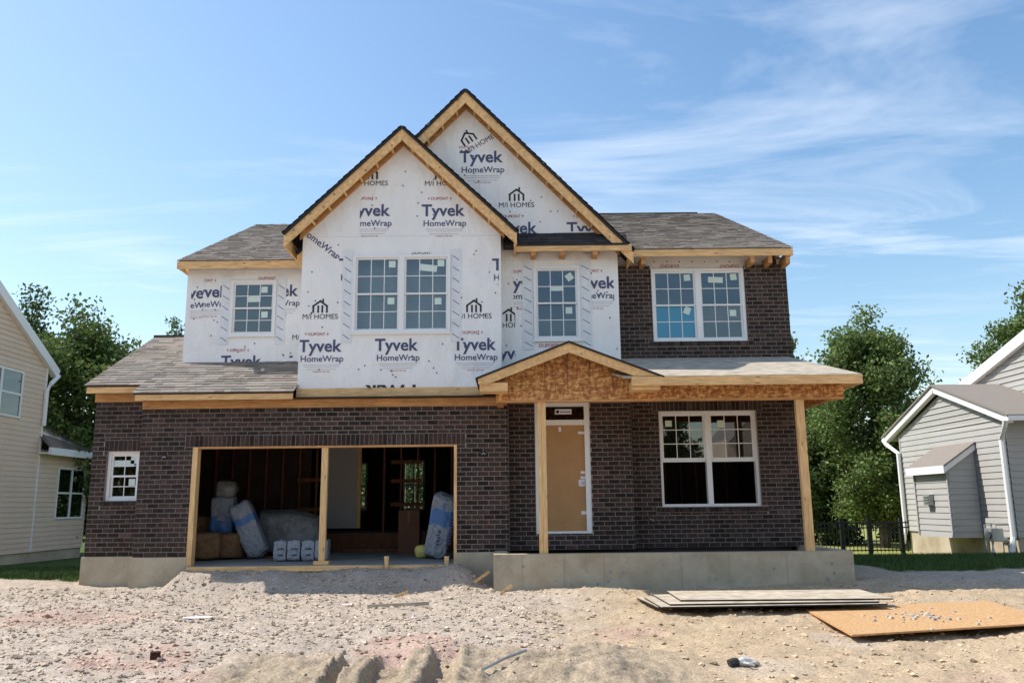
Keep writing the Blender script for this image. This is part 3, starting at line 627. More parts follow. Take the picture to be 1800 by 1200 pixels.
def put(parent, wall_y, co, fs, cx, cz, scale, ink, clip=None, rot=0., name='lettering', axis='y'):
    """lay flat print on a wall facing the street, cut off where a sheet or tape ends (clip = x0,x1,z0,z1)"""
    bm = bmesh.new(); c, s = math.cos(rot), math.sin(rot)
    vv = [bm.verts.new((cx+(p[0]*c-p[1]*s)*scale[0], wall_y, cz+(p[0]*s+p[1]*c)*scale[1])) for p in co]
    for f in fs:
        try: bm.faces.new([vv[i] for i in f])
        except ValueError: pass
    if clip:
        for co_, no in (((clip[0], 0, 0), (-1, 0, 0)), ((clip[1], 0, 0), (1, 0, 0)), ((0, 0, clip[2]), (0, 0, -1)), ((0, 0, clip[3]), (0, 0, 1))):
            bmesh.ops.bisect_plane(bm, geom=bm.verts[:]+bm.edges[:]+bm.faces[:], plane_co=co_, plane_no=no, clear_outer=True)
    if bm.faces:
        for f in bm.faces:
            if f.normal.y > 0: f.normal_flip()
        me = bpy.data.meshes.new(name); bm.to_mesh(me); link(name, me, ink, parent)
    bm.free()
def word(parent, y, w_, u, v, width_px, ink, clip=None, rot=0., flip=False):
    co, fs, wd = WORDS[w_]; a = P(u-width_px/2, v, y=y); b = P(u+width_px/2, v, y=y); s = (b[0]-a[0])/wd; c = P(u, v, y=y)
    cl = None
    if clip: q = prect(clip[0], clip[1], clip[2], clip[3], y); cl = q
    ch = .73*s
    r = rot+(math.pi if flip else 0)
    put(parent, y-.006, co-[0, .365], fs, c[0], c[2], (s, s), ink, cl, r)
BIG = (0, 0, 1800, 1200)
def tyvek(parent, y, u, v, k=1., clip=BIG, parts='dthl', fl=False):
    if 'd' in parts:
        word(parent, y, 'DUPONT', u-6*k, v-20*k, 30*k, 'ink_red', clip)
        for sgn in (-1, 1):
            a = P(u-6*k+sgn*19*k, v-20*k, y=y); s = .03*k; tri = np.array([(sgn*s*.7, 0), (-sgn*s*.2, s), (-sgn*s*.2, -s)]); put(parent, y-.006, tri, [(0, 1, 2) if sgn < 0 else (0, 2, 1)], a[0], a[2], (1, 1), 'ink_red', prect(*clip, y))
    if 't' in parts: word(parent, y, 'Tyvek', u, v, 76*k, 'ink_navy', clip)
    if 'h' in parts: word(parent, y, 'HomeWrap', u+3*k, v+23*k, 75*k, 'ink_navy', clip)
    if 'l' in parts:
        word(parent, y, 'MADE IN THE USA', u+2*k, v+46*k, 30*k, 'ink_red', clip)
        for dv, w_ in ((34, 66), (37.5, 62), (42, 52)):
            q = prect(u+2*k-w_*k/2, v+dv*k-.35, u+2*k+w_*k/2, v+dv*k+.35, y); cl = prect(*clip, y)
            a, b = max(q[0], cl[0]), min(q[1], cl[1])
            if b > a: mb = MB(); mb.add([(a, y-.005, q[2]), (b, y-.005, q[2]), (b, y-.005, q[3]), (a, y-.005, q[3])], [(0, 1, 2, 3)]); obj('fine_print', mb, 'ink_grey', parent)
def mih(parent, y, u, v, k=1., clip=BIG, rot=0.):
    c = P(u, v, y=y); s = P(u+24*k, v, y=y)[0]-c[0]; cl = prect(*clip, y)
    put(parent, y-.006, LOGO[0], LOGO[1], c[0], c[2]-s*.5, (s, s), 'ink_black', cl, rot)
    du, dv = (0, 18*k) if not rot else (18*k*math.sin(rot)+8*k, 18*k*math.cos(rot)-4*k)
    word(parent, y, 'M/I HOMES', u+du, v+dv, 62*k, 'ink_black', clip, rot)
# bump-out
tyvek(wb, YB, 779, 369); tyvek(wb, YB, 648, 369, clip=(627, 0, 1800, 1200)); mih(wb, YB, 651, 304); mih(wb, YB, 778, 304)
tyvek(wb, YB, 634, 464, clip=(0, 0, 613, 1200), parts='dth'); tyvek(wb, YB, 903, 464, clip=(0, 0, 878, 1200), parts='dthl')
mih(wb, YB, 563, 538); mih(wb, YB, 833, 537)
tyvek(wb, YB, 563, 607, clip=(527, 0, 1800, 1200)); tyvek(wb, YB, 697, 605, parts='thl'); tyvek(wb, YB, 834, 604, clip=(798, 0, 1800, 1200))
word(wb, YB, 'HomeWrap', 565, 428, 84, 'ink_navy', (533, 0, 1800, 448), math.radians(-38), False)
word(wb, YB, 'Tyvek', 690, 690, 100, 'ink_black', (0, 674, 1800, 681), 0, True)
word(wb, YB, 'DUPONT', 741, 444, 34, 'ink_black', (0, 442, 1800, 446))
# centre gable and centre wall
tyvek(wc, YC, 846, 275, parts='thl'); word(wc, YC, 'DUPONT', 822, 258, 30, 'ink_red', (0, 256, 1800, 1200)); mih(wc, YC, 828, 240, 1., BIG, math.radians(32)); mih(wc, YC, 908, 342)
tyvek(wc, YC, 906, 400, clip=(880, 0, 1800, 410), parts='dt'); tyvek(wc, YC, 1034, 400, clip=(0, 0, 1800, 408), parts='dt')
tyvek(wc, YC, 922, 497, clip=(903, 0, 931, 1200)); tyvek(wc, YC, 1044, 496, clip=(1026, 0, 1082, 1200)); mih(wc, YC, 894, 553, 1., (884, 0, 906, 1200))
tyvek(wc, YC, 898, 620, clip=(883, 0, 906, 1200), parts='t'); word(wc, YC, 'DUPONT', 965, 607, 34, 'ink_red'); word(wc, YC, 'DUPONT', 1092, 602, 30, 'ink_red', (0, 0, 1086, 1200), math.radians(60))
for u in (920, 1040): word(wc, YC, 'MADE IN THE USA', u, 445, 30, 'ink_red')
# upper left
tyvek(wl, YL, 366, 512, clip=(352, 0, 402, 1200), k=.96); tyvek(wl, YL, 338, 514, clip=(331, 0, 352, 1200), parts='thl', k=.96); tyvek(wl, YL, 488, 510, clip=(492, 0, 1800, 1200), parts='thl', k=.96)
word(wl, YL, 'DUPONT', 470, 489, 30, 'ink_red', (0, 0, 1800, 492)); tyvek(wl, YL, 424, 634, clip=(0, 0, 1800, 639), parts='dt', k=.93); tyvek(wl, YL, 544, 634, clip=(0, 0, 527, 639), parts='dt', k=.93); mih(wl, YL, 545, 574, 1., (0, 0, 526, 1200))
# right, above the window
for u in (1176, 1281): word(wrr, YR+.1, 'DUPONT', u, 468, 34, 'ink_red', (0, 464, 1800, 1200), 0, True)
# cap nails
def nails(parent, y, pts):
    mb = MB()
    for u, v in pts:
        c = P(u, v, y=y); mb.tube([(c[0], y-.008, c[2]), (c[0], y+.002, c[2])], .014, 6)
    o = obj('cap_nails', mb, 'ink_black', parent); o['kind'] = 'stuff'
nails(wb, YB, [(random.uniform(540, 615), random.uniform(430, 660)) for _ in range(16)]+[(random.uniform(797, 872), random.uniform(430, 660)) for _ in range(14)]+[(random.uniform(625, 790), random.uniform(595, 665)) for _ in range(12)]+[(random.uniform(650, 770), random.uniform(300, 410)) for _ in range(12)])
nails(wc, YC, [(random.uniform(800, 870), random.uniform(260, 320)) for _ in range(6)]+[(random.uniform(890, 990), random.uniform(330, 400)) for _ in range(9)]+[(random.uniform(1028, 1080), random.uniform(480, 600)) for _ in range(8)]+[(random.uniform(888, 930), random.uniform(480, 620)) for _ in range(7)])
nails(wl, YL, [(random.uniform(335, 400), random.uniform(490, 630)) for _ in range(10)]+[(random.uniform(405, 525), random.uniform(600, 630)) for _ in range(8)])
nails(wrr, YR+.1, [(1150+i*22, 460) for i in range(7)])

# ---- windows
def window(y, r, cols, rows_up, rows_lo, twin=False, open_lower=False, film=None, stickers=(), depth=.1, proud=.035, tape=None, parent=HOUSE):
    x0, x1, z0, z1 = r; ya, yb = y-proud, y+depth; t = .055
    mb = MB(); panel(mb, x0, x1, z0, z1, ya, yb, [(x0+t, x1-t, z0+t, z1-t)]); units = [(x0+t, x1-t)]
    if twin: xm = (x0+x1)/2; mb.box(xm-.05, xm+.05, ya, yb, z0+t, z1-t); units = [(x0+t, xm-.05), (xm+.05, x1-t)]
    wo = obj('window', mb, 'vinyl', parent)
    mb = MB(); mb.box(x0-.03, x1+.03, ya-.015, ya+.05, z0-.03, z0); obj('sill', mb, 'vinyl', wo)
    zm = (z0+z1)/2
    for ui, (a, b) in enumerate(units):
        for si, (c, d, yy, rows) in enumerate(((zm-.02, z1-t, ya+.035, rows_up), (z0+t, zm+.02, ya+.06, rows_lo))):
            if open_lower and si: c = d-.055       # raised lower sash: only its bottom rail shows below the meeting rail
            if open_lower and si: mb = MB(); mb.box(a, b, yy, yy+.035, c-.03, d-.01); obj('sash', mb, 'vinyl', wo); continue
            f = .035; mb = MB(); panel(mb, a, b, c, d, yy, yy+.03, [(a+f, b-f, c+f, d-f)]); s_ = obj('sash', mb, 'vinyl', wo)
            fm = film == (ui, si)
            mb = MB(); ta, tb = random.uniform(-.004, .004), random.uniform(-.003, .003); mb.add([(a+f-.003, yy+.016-ta-tb, c+f-.003), (b-f+.003, yy+.016-ta+tb, c+f-.003), (b-f+.003, yy+.016+ta+tb, d-f+.003), (a+f-.003, yy+.016+ta-tb, d-f+.003)], [(0, 1, 2, 3)]); obj('pane', mb, 'glass_film' if fm else 'glass', s_)
            if rows:
                mb = MB()
                for i in range(1, cols): xx = a+f+(b-a-2*f)*i/cols; mb.box(xx-.008, xx+.008, yy+.005, yy+.011, c+f, d-f)
                for j in range(1, rows): zz = c+f+(d-c-2*f)*j/rows; mb.box(a+f, b-f, yy+.0045, yy+.0105, zz-.008, zz+.008)
                obj('muntin_grid', mb, 'vinyl', s_)
            for (su, ss, fx, fz, w_, h_, ro_) in stickers:
                if su == ui and ss == si:
                    cxx = a+f+(b-a-2*f)*fx; czz = c+f+(d-c-2*f)*fz; cr, sr = math.cos(ro_), math.sin(ro_); q = [(-w_/2, -h_/2), (w_/2, -h_/2), (w_/2, h_/2), (-w_/2, h_/2)]
                    mb = MB(); mb.add([(cxx+p*cr-q_*sr, yy+.0115, czz+p*sr+q_*cr) for p, q_ in q], [(0, 1, 2, 3)]); obj('sticker', mb, 'sticker', s_)
    if tape:
        for xa, xb in ((x0-tape, x0-.005), (x1+.005, x1+tape)):
            mb = MB(); mb.box(xa, xb, y-.0105, y-.002, z0-.18, z1+.10); tp = obj('flashing_tape', mb, 'tape', wo)
            mb = MB(); zz = z0-.12
            while zz < z1+.02: mb.add([(xa+.03, y-.012, zz+.09), (xa+.038, y-.012, zz+.10), (xb-.03, y-.012, zz+.012), (xb-.038, y-.012, zz)], [(0, 3, 2, 1)]); zz += .22
            o = obj('tape_print', mb, 'ink_navy', tp); o['kind'] = 'stuff'
    return wo
st = .13
window(YL, WIN['left'], 3, 2, 2, stickers=[(0, 0, .78, .78, st, st, 0), (0, 0, .5, .36, .28, .12, .03), (0, 1, .8, .75, st, st, 0)], tape=.20)
window(YB, WIN['bump'], 3, 2, 2, True, stickers=[(0, 0, .86, .86, st, st, 0), (0, 1, .84, .82, st, st, 0), (1, 0, .87, .88, st, st, 0), (1, 0, .55, .74, .34, .13, -.12), (1, 1, .8, .8, st, st, .05)], tape=.20)
window(YC, WIN['centre'], 3, 2, 2, stickers=[(0, 0, .85, .8, .14, .14, .6), (0, 0, .5, .44, .27, .1, 0), (0, 1, .82, .8, st, st, 0)], tape=.22)
window(YR+.06, WIN['upper'], 3, 2, 2, True, film=(0, 1), stickers=[(0, 0, .85, .86, st, st, .05), (1, 0, .38, .78, .3, .12, -.04), (1, 0, .86, .87, st, st, .08), (0, 1, .82, .86, .13, .15, -.4), (1, 1, .8, .77, st, st, 0)])
window(YR+.10, WIN['front'], 3, 3, 0, True, open_lower=True, stickers=[(0, 0, .15, .82, .13, .12, 0), (1, 0, .24, .8, .13, .14, 0)])
window(YW+.10, WIN['wing'], 2, 2, 2, stickers=[(0, 0, .45, .62, .38, .12, .0), (0, 0, .88, .82, .13, .16, -.05), (0, 1, .82, .72, .12, .13, 0)])
# front door with shipping cardboard, transom
x0, x1, z0, z1 = door_r
mb = MB(); panel(mb, x0, x1, z0, z1, YD+.02, YD+.14, [(x0+.10, x1-.10, z0+.04, z1-.10)]); zt_ = z0+(z1-z0)*.835
mb.box(x0+.10, x1-.10, YD+.03, YD+.14, zt_-.05, zt_+.05); dr = obj('front_door', mb, 'vinyl', HOUSE)
mb = MB(); mb.box(x0+.10, x1-.10, YD+.07, YD+.11, z0+.04, zt_-.05); dl = obj('door_leaf', mb, 'cardboard', dr)
mb = MB(); mb.box(x0+.10, x1-.10, YD+.085, YD+.09, zt_+.05, z1-.10); obj('transom_pane', mb, 'glass', dr)
for fx, fz, w_, h_ in ((.45, .965, .05, .09), (.93, .93, .12, .05), (.95, .55, .09, .05), (.95, .50, .1, .05), (.95, .17, .1, .06)):
    mb = MB(); a = x0+.1+(x1-x0-.2)*fx; c = z0+.04+(zt_-z0-.1)*fz; mb.box(a-w_/2, a+w_/2, YD+.064, YD+.07, c-h_/2, c+h_/2); obj('tape_tab', mb, 'paper', dl)
mb = MB(); a = x1-.17; c = z0+.04+(zt_-z0-.1)*.45; mb.box(a-.06, a+.06, YD+.062, YD+.07, c-.06, c+.06); ls = obj('lock_plate', mb, 'paper', dl)
mb = MB(); mb.tube([(a+.02, YD+.065, c), (a+.02, YD+.02, c)], .026); obj('lockset', mb, 'metal_grey', ls)
sx = (x0+x1)/2+.03; mb = MB(); mb.box(sx-.16, sx+.16, YD+.078, YD+.083, z1-.25, z1-.15); sk = obj('transom_sticker', mb, 'paper', dr)
co, fs, wd = WORDS['sticker_print']; put(sk, YD+.076, co, fs, sx+.04, z1-.215, (.2/wd, .2/wd), 'ink_black')
ang = np.linspace(0, 2*math.pi, 14)[:-1]; put(sk, YD+.076, np.c_[np.cos(ang), np.sin(ang)], [tuple(range(13))], sx-.11, z1-.2, (.033, .033), 'ink_black')

# small brick vents in the garage piers and the hose tap
for u, v in ((289, 803), (850, 797)):
    c = P(u, v, y=YG); mb = MB(); mb.box(c[0]-.05, c[0]+.05, YG-.012, YG+.01, c[2]-.03, c[2]+.03); o = obj('light_box', mb, 'metal_black', HOUSE); mb = MB(); mb.tube([(c[0]-.03, YG-.015, c[2]-.01), (c[0], YG-.03, c[2]+.01), (c[0]+.03, YG-.015, c[2]-.005)], .006, 6); obj('wire', mb, 'pipe_white', o)
c = P(1143, 912, y=YR); mb = MB(); mb.tube([(c[0]-.03, YR, c[2]+.02), (c[0], YR-.08, c[2]), (c[0]+.05, YR-.10, c[2]-.03)], .016, 8); obj('hose_tap', mb, 'metal_grey', HOUSE)

# ---- porch: posts, beam, low roof and small gable
PB = PF+.04
for u, ub, wd in ((952, 956, .13), (1403, 1424, .14)):
    c = P(ub, 968, y=PF+.11); zt2 = P(u, 700, y=PB)[2]; 
    mb = MB(); mb.box(c[0]-.075, c[0]-.008, PF+.05, PF+.14, .195, zt2+.0); po_ = obj('porch_post', mb, 'pine_upright', HOUSE)
    mb = MB(); mb.box(c[0]-.006, c[0]+.07, PF+.055, PF+.145, .195, zt2); obj('post_ply', mb, 'pine_upright', po_)
bz0, bz1 = 2.79, 3.0
bx0, bx1 = -.29, 5.76
mb = MB(); mb.box(bx0, bx1, PB-.02, PB+.10, bz0, 3.05); bm_ = obj('porch_beam', mb, 'osb', HOUSE)
mb = MB(); mb.box(bx0, bx1, PB-.024, PB+.104, bz0-.035, bz0); obj('beam_plate', mb, 'orange_pine', bm_)
mb = MB(); mb.box(bx1-.12, bx1, PB+.10, YR+.1, bz0, 3.0); obj('side_beam', mb, 'osb', bm_)
mb = MB(); mb.box(bx0, bx0+.12, PB+.10, YG-.03, bz0, 3.0); obj('side_beam', mb, 'osb', bm_)
yf = 14.0; gxa, gza = P(1000, 599, y=yf)[0], P(1000, 599, y=yf)[2]; gl = P(838, 663, y=yf); gr = P(1160, 660, y=yf); hw = (gr[0]-gl[0])/2; gs = (gza-gl[2])/(gxa-gl[0])
# low roof
zw = 3.13+.30*(YR-yf); mb = MB(); rx1 = 5.93
mb.add([(1.9, yf, 3.13), (rx1, yf, 3.13), (rx1-.42, YR, zw), (1.0, YR, zw), (1.9, yf, 3.09), (rx1, yf, 3.09), (rx1-.42, YR, zw-.04), (1.0, YR, zw-.04)], [(0, 1, 2, 3), (7, 6, 5, 4), (0, 4, 5, 1), (1, 5, 6, 2), (2, 6, 7, 3), (3, 7, 4, 0)])
pr_ = obj('porch_roof', mb, 'felt_roof', HOUSE)
mb = MB(); mb.add([(rx1, yf, 3.128), (rx1, YR+.3, 3.128), (rx1-.42, YR, zw-.001)], [(0, 1, 2)]); obj('hip_deck', mb, 'felt_roof', pr_)
xf0 = P(1110, 668, y=yf)[0]
mb = MB(); mb.box(xf0, rx1, yf-.02, yf+.02, 2.965, 3.118); obj('fascia', mb, 'pine', pr_)
mb = MB(); mb.box(rx1-.04, rx1, yf+.021, YR+.3, 2.965, 3.115); obj('side_fascia', mb, 'pine', pr_)
for i in range(5): mb = MB(); xx = 2.9+i*.66; mb.box(xx, xx+.04, yf+.02, PB-.025, 3.0, 3.085); obj('lookout', mb, 'orange_pine', pr_)
mb = MB(); mb.box(bx0+.13, rx1-.05, PB+.11, YR, 3.02, 3.05); mb.box(rx1-.34, rx1-.05, yf+.03, YR, 2.97, 2.99); obj('porch_ceiling', mb, 'orange_pine', pr_)
# small gable
mb = MB()
for s_ in (-1, 1): mb.prism([(gxa, gza), (gxa+s_*hw*1.03, gza-hw*1.03*gs), (gxa+s_*hw*1.03, gza-hw*1.03*gs-.03), (gxa, gza-.035)][::s_], yf-.03, YR+.0)
pg = obj('porch_gable', mb, 'black_edge', HOUSE)
ks = math.sqrt(1+gs*gs)
for s_ in (-1, 1):
    mb = MB(); e = (gxa+s_*hw, gza-.035-hw*gs); wv = .15*ks
    mb.prism([(gxa, gza-.035), e, (e[0], e[1]-wv*.55), (e[0]-s_*.16, e[1]-wv*.55), (gxa, gza-.035-wv)][::-s_], yf, yf+.04); obj('barge_board', mb, 'pine_rake', pg)
    mb = MB(); mb.box(min(e[0]-s_*.50, e[0]-s_*.02), max(e[0]-s_*.50, e[0]-s_*.02), yf+.045, PB-.03, e[1]-.21, e[1]-.06); obj('eave_return', mb, 'pine', pg)
mb = MB(); za_ = gza-.05; mb.prism([(bx0+.02, 3.05), (2.35, 3.05), (gxa+hw*.82, za_-hw*.82*gs), (gxa, za_), (gxa-hw*.8, za_-hw*.8*gs)], PB-.018, PB+.05); gb = obj('gable_panel', mb, 'osb', pg)
for u in (925, 958, 998, 1037, 1078): x = P(u, 690, y=PB)[0]; mb = MB(); mb.box(x-.003, x+.003, PB-.022, PB-.0185, 3.0, gza-.1-abs(x-gxa)*gs); obj('panel_seam', mb, 'black_edge', gb)

# ------------------------------------------------------------------ things in and before the garage
def soft(name, c, size, m, label, cat, group=None, tilt=0., yaw=0., seed=0, pinch=.25, band=None, cuts=7):
    """bulging sack: rounded, lumpy box standing on its base at c"""
    bm = bmesh.new(); bmesh.ops.create_cube(bm, size=2); bmesh.ops.subdivide_edges(bm, edges=bm.edges[:], cuts=cuts, use_grid_fill=True); r = random.Random(seed)
    ph = [r.uniform(0, 6) for _ in range(6)]
    for v in bm.verts:
        p = np.array(v.co); q = np.sign(p)*np.abs(p)**.8; n = np.linalg.norm(p); sph = p/n*1.25; k = pinch
        p = p*(1-k)+sph*k; p += .035*np.array([math.sin(4*p[2]+ph[0])+math.sin(7*p[0]+ph[1]), math.sin(5*p[0]+ph[2])+math.sin(6*p[2]+ph[3]), math.sin(4*p[0]+ph[4])+math.sin(5*p[1]+ph[5])])
        v.co = Vector((p[0]*size[0]/2, p[1]*size[1]/2, p[2]*size[2]/2))
    zmin = min(v.co.z for v in bm.verts)
    R = Matrix.Rotation(yaw, 4, 'Z') @ Matrix.Rotation(tilt, 4, 'Y')
    for v in bm.verts: v.co = R @ v.co
    zmin = min(v.co.z for v in bm.verts)
    for v in bm.verts: v.co.z -= zmin
    me = bpy.data.meshes.new(name); bm.to_mesh(me); bm.free()
    for p in me.polygons: p.use_smooth = True
    me.materials.append(MATS[m])
    if band:
        me.materials.append(MATS[band[0]]); Ri = R.inverted()
        for p in me.polygons:
            q = Ri @ (p.center+Vector((0, 0, zmin)))
            if band[1]*size[2]/2 < q.z-.35*abs(q.x)*band[3] < band[2]*size[2]/2: p.material_index = 1
    o = bpy.data.objects.new(name, me); COL.objects.link(o); o.location = c; tag(o, label, cat, group); return o
def gp(u, v, y): c = P(u, v, y=y); return c
S0 = -.02
def at_floor(u, y): c = P(u, 950, y=y); return (c[0], y, S0)
bgp = 'insulation packs in the garage'
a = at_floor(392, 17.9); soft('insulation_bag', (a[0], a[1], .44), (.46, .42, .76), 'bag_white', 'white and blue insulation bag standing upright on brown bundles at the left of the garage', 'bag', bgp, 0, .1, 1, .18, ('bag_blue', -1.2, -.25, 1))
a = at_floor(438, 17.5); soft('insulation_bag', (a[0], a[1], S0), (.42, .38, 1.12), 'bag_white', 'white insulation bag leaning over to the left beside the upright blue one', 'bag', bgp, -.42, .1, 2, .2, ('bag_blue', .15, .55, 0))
a = at_floor(393, 18.0); soft('sack', (a[0], a[1], 1.17), (.42, .40, .36), 'bag_grey', 'round grey sack lying on top of the upright insulation bag', 'bag', None, 0, .3, 3, .7)
a = at_floor(510, 18.6); soft('plastic_sack', (a[0], a[1], S0), (1.35, .8, .85), 'bag_grey', 'large heap of clear grey plastic sacking behind the small white rolls', 'bag', None, .12, 0, 4, .5)
for i in range(4):
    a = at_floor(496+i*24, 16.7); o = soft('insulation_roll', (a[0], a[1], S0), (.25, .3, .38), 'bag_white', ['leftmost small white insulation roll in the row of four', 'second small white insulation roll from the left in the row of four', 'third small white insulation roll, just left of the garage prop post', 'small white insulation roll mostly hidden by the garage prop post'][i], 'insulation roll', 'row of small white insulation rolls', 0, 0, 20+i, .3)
    co, fs, wd = WORDS['roll_print']; put(o, a[1]-.168, co, fs, a[0]+.03, .2, (.13/wd, .13/wd), 'ink_black', None, 0, 'bag_print'); put(o, a[1]-.168, co, fs, a[0]+.03, .09, (.1/wd, .1/wd), 'ink_black', None, 0, 'bag_print')
a = at_floor(362, 17.2); soft('kraft_bundle', (a[0], a[1], S0), (.62, .5, .5), 'kraft', 'brown kraft bundle on the floor under the upright bag, nearest the left jamb', 'bundle', 'brown bundles', 0, .2, 5, .35)
a = at_floor(402, 17.5); soft('kraft_bundle', (a[0], a[1], S0), (.6, .5, .48), 'kraft', 'brown kraft bundle on the floor beneath the upright blue bag, right of the other bundle', 'bundle', 'brown bundles', 0, -.2, 6, .35)
a = at_floor(350, 18.2); soft('kraft_bundle', (a[0], a[1], .46), (.6, .5, .36), 'kraft', 'brown bundle stacked at the far left behind the upright bag', 'bundle', 'brown bundles', 0, .1, 8, .35)
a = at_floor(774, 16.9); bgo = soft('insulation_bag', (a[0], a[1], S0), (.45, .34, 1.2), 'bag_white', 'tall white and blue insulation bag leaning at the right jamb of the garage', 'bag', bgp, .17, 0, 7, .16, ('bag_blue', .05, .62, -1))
for wv, z_, x_, s_ in (('bag_long', .55, .13, .55), ('bag_short', .42, -.08, .3)):
    co, fs, wd = WORDS[wv]; me_c = co*(s_/wd); bm = bmesh.new(); vv = [bm.verts.new((x_-p[1]+.22*(.5+z_-.5)+.17*(p[0]), -.185, z_+p[0])) for p in me_c]
    for f in fs:
        try: bm.faces.new([vv[i] for i in f])
        except ValueError: pass
    me = bpy.data.meshes.new('bag_print'); bm.to_mesh(me); bm.free(); o = link('bag_print', me, 'ink_navy'); o.parent = bgo
a = at_floor(742, 17.2); soft('fibre_wad', (a[0], a[1], S0), (.26, .26, .22), 'fibre_yellow', 'yellow wad of fibre insulation at the foot of the leaning bag on the right', 'insulation', None, 0, 0, 9, .8)
x0, x1, z0, z1 = prect(700, 897, 737, 974, 18.6)
mb = MB(); mb.box(x0, x1, 18.6, 19.0, S0, z1); o = obj('carton', mb, 'carton'); tag(o, 'tall dark brown carton standing in the right half of the garage', 'box')
mb = MB(); mb.box(x0+.005, (x0+x1)/2-.004, 18.594, 18.9, z1, z1+.006); mb.box((x0+x1)/2+.004, x1-.005, 18.594, 18.9, z1, z1+.006); obj('flap', mb, 'carton', o)
mb = MB(); mb.box((x0+x1)/2-.03, (x0+x1)/2+.03, 18.594, 18.6, z1-.25, z1-.01); obj('tape_strip', mb, 'kraft', o)
a = P(345, 983, z=S0); mb = MB(); mb.add([(a[0]-.14, a[1]-.1, S0+.02), (a[0]+.16, a[1]-.12, S0+.005), (a[0]+.12, a[1]+.2, S0+.03), (a[0]-.14, a[1]+.25, S0+.12)], [(0, 1, 2, 3)]); mb.add([(a[0]-.14, a[1]-.1, S0+.015), (a[0]+.16, a[1]-.12, S0+.0), (a[0]+.12, a[1]+.2, S0+.025), (a[0]-.14, a[1]+.25, S0+.115)], [(3, 2, 1, 0)])
tag(obj('paper_sheet', mb, 'paper'), 'crumpled pale lilac sheet on the slab at the left jamb', 'paper')
mb = MB(); a = P(460, 981, z=S0); mb.box(a[0]-.7, a[0]+.75, a[1]+.1, a[1]+.19, S0, S0+.04); tag(obj('floor_board', mb, 'stud'), 'long board lying on the garage slab before the insulation bags', 'board')
mb = MB(); a = P(640, 958, z=S0); mb.box(-3.9, -2.6, 19.7, 19.95, S0, .05); tag(obj('floor_board', mb, 'stud'), 'dark board lying on the slab below the white interior door', 'board')
# form boards and stakes at the slab edge
for u, nm in ((679.5, 'left'), (785, 'right')):
    c = P(u, 990, y=YG-.16); zt3 = P(u, 977, y=YG-.16)[2]; mb = MB(); xw = .045; z0_ = float(ground_z(c[0], YG-.16))-.15
    mb.add([(c[0]-xw, YG-.18, zt3), (c[0]+xw, YG-.18, zt3), (c[0]+xw, YG-.14, zt3), (c[0]-xw, YG-.14, zt3), (c[0]-.01, YG-.165, z0_), (c[0]+.01, YG-.165, z0_), (c[0]+.01, YG-.155, z0_), (c[0]-.01, YG-.155, z0_)], [(0, 1, 2, 3), (4, 7, 6, 5), (0, 4, 5, 1), (1, 5, 6, 2), (2, 6, 7, 3), (3, 7, 4, 0)])
    tag(obj('form_stake', mb, 'pine_upright'), 'short pine stake at the slab edge, %s' % ('left end of the form board' if nm == 'left' else 'by the right jamb and the gravel heap'), 'stake', 'form stakes')
xa, xb = P(684, 1000, y=YG-.12)[0], P(782, 1000, y=YG-.12)[0]
mb = MB(); mb.box(xa-.1, xb+.05, YG-.139, YG-.105, -.15, -.035); tag(obj('form_board', mb, 'pine'), 'pine form board nailed between the two stakes at the slab edge', 'board')
xa2 = P(566, 1000, y=YG-.12)[0]; mb = MB(); mb.box(GX0+.05, xa-.11, YG-.135, YG-.105, -.12, -.03); tag(obj('form_board', mb, 'pine'), 'long pine form board along the slab edge left of the stakes', 'board')

# ------------------------------------------------------------------ loose things on the lot
def sheet(name, corners, th, m, label, edge=None):
    a, b, c, d = [np.array(p, float) for p in corners]; up = np.array([0, 0, th]); mb = MB()
    mb.add([a, b, c, d, a+up, b+up, c+up, d+up], [(3, 2, 1, 0), (4, 5, 6, 7), (0, 1, 5, 4), (1, 2, 6, 5), (2, 3, 7, 6), (3, 0, 4, 7)])
    o = obj(name, mb, m); tag(o, label, 'board', 'sheets of sheathing lying on the lot')
    if edge:
        e = MB(); k = .004
        for p, q in ((a, b), (b, c), (c, d), (d, a)):
            dd = (q-p)/np.linalg.norm(q-p); nn = np.array([dd[1], -dd[0], 0]); e.add([p+nn*k, q+nn*k, q+nn*k+up*.95, p+nn*k+up*.95], [(0, 1, 2, 3)])
        obj('edge_band', e, edge, o)
    return o
zt0 = -.40
for i, (ql, lab) in enumerate((((1157, 1062, 1520, 1054), 'bottom black-edged sheathing sheet of the stack, sticking out to the left'), ((1163, 1064, 1560, 1058), 'second sheathing sheet from the bottom of the stack'), ((1178, 1061, 1545, 1056), 'third sheathing sheet of the stack, sticking out left'), ((1197, 1056, 1570, 1053), 'top dusty tan sheathing sheet of the stack on the dirt'))):
    z = zt0+i*.024; f0 = P(ql[0], ql[1]+(3-i)*2.2, z=z); f1 = P(ql[2], ql[3]+(3-i)*2.2, z=z); d = f1-f0; n = np.array([-d[1], d[0], 0]); n = n/np.linalg.norm(n)*1.22
    sheet('sheathing_sheet', (f0, f1, f1+n, f0+n), .018, 'sheathing_top', lab, 'metal_black')
A = P(1417, 1073, z=-.46); B = P(1498, 1118, z=-.49); D = P(1800, 1099, z=-.47)-B; D = D/np.linalg.norm(D)*2.9
sheet('osb_sheet', (B, B+D, A+D, A), .02, 'osb_sheet', 'orange strand board sheet lying flat at the right edge with gravel on it', 'orange_pine')
mb = MB()
for i in range(60):
    t, s_ = random.gauss(.45, .12), random.gauss(.5, .16); p = B+D*t+(A-B)*s_; r = random.uniform(.008, .022); mb.cur = (random.uniform(.8, 1.3),)*3; mb.obox((p[0], p[1], -.445+r*.4), (r, .3*r, 0), (-.3*r, r, 0), (0, 0, r*.6))
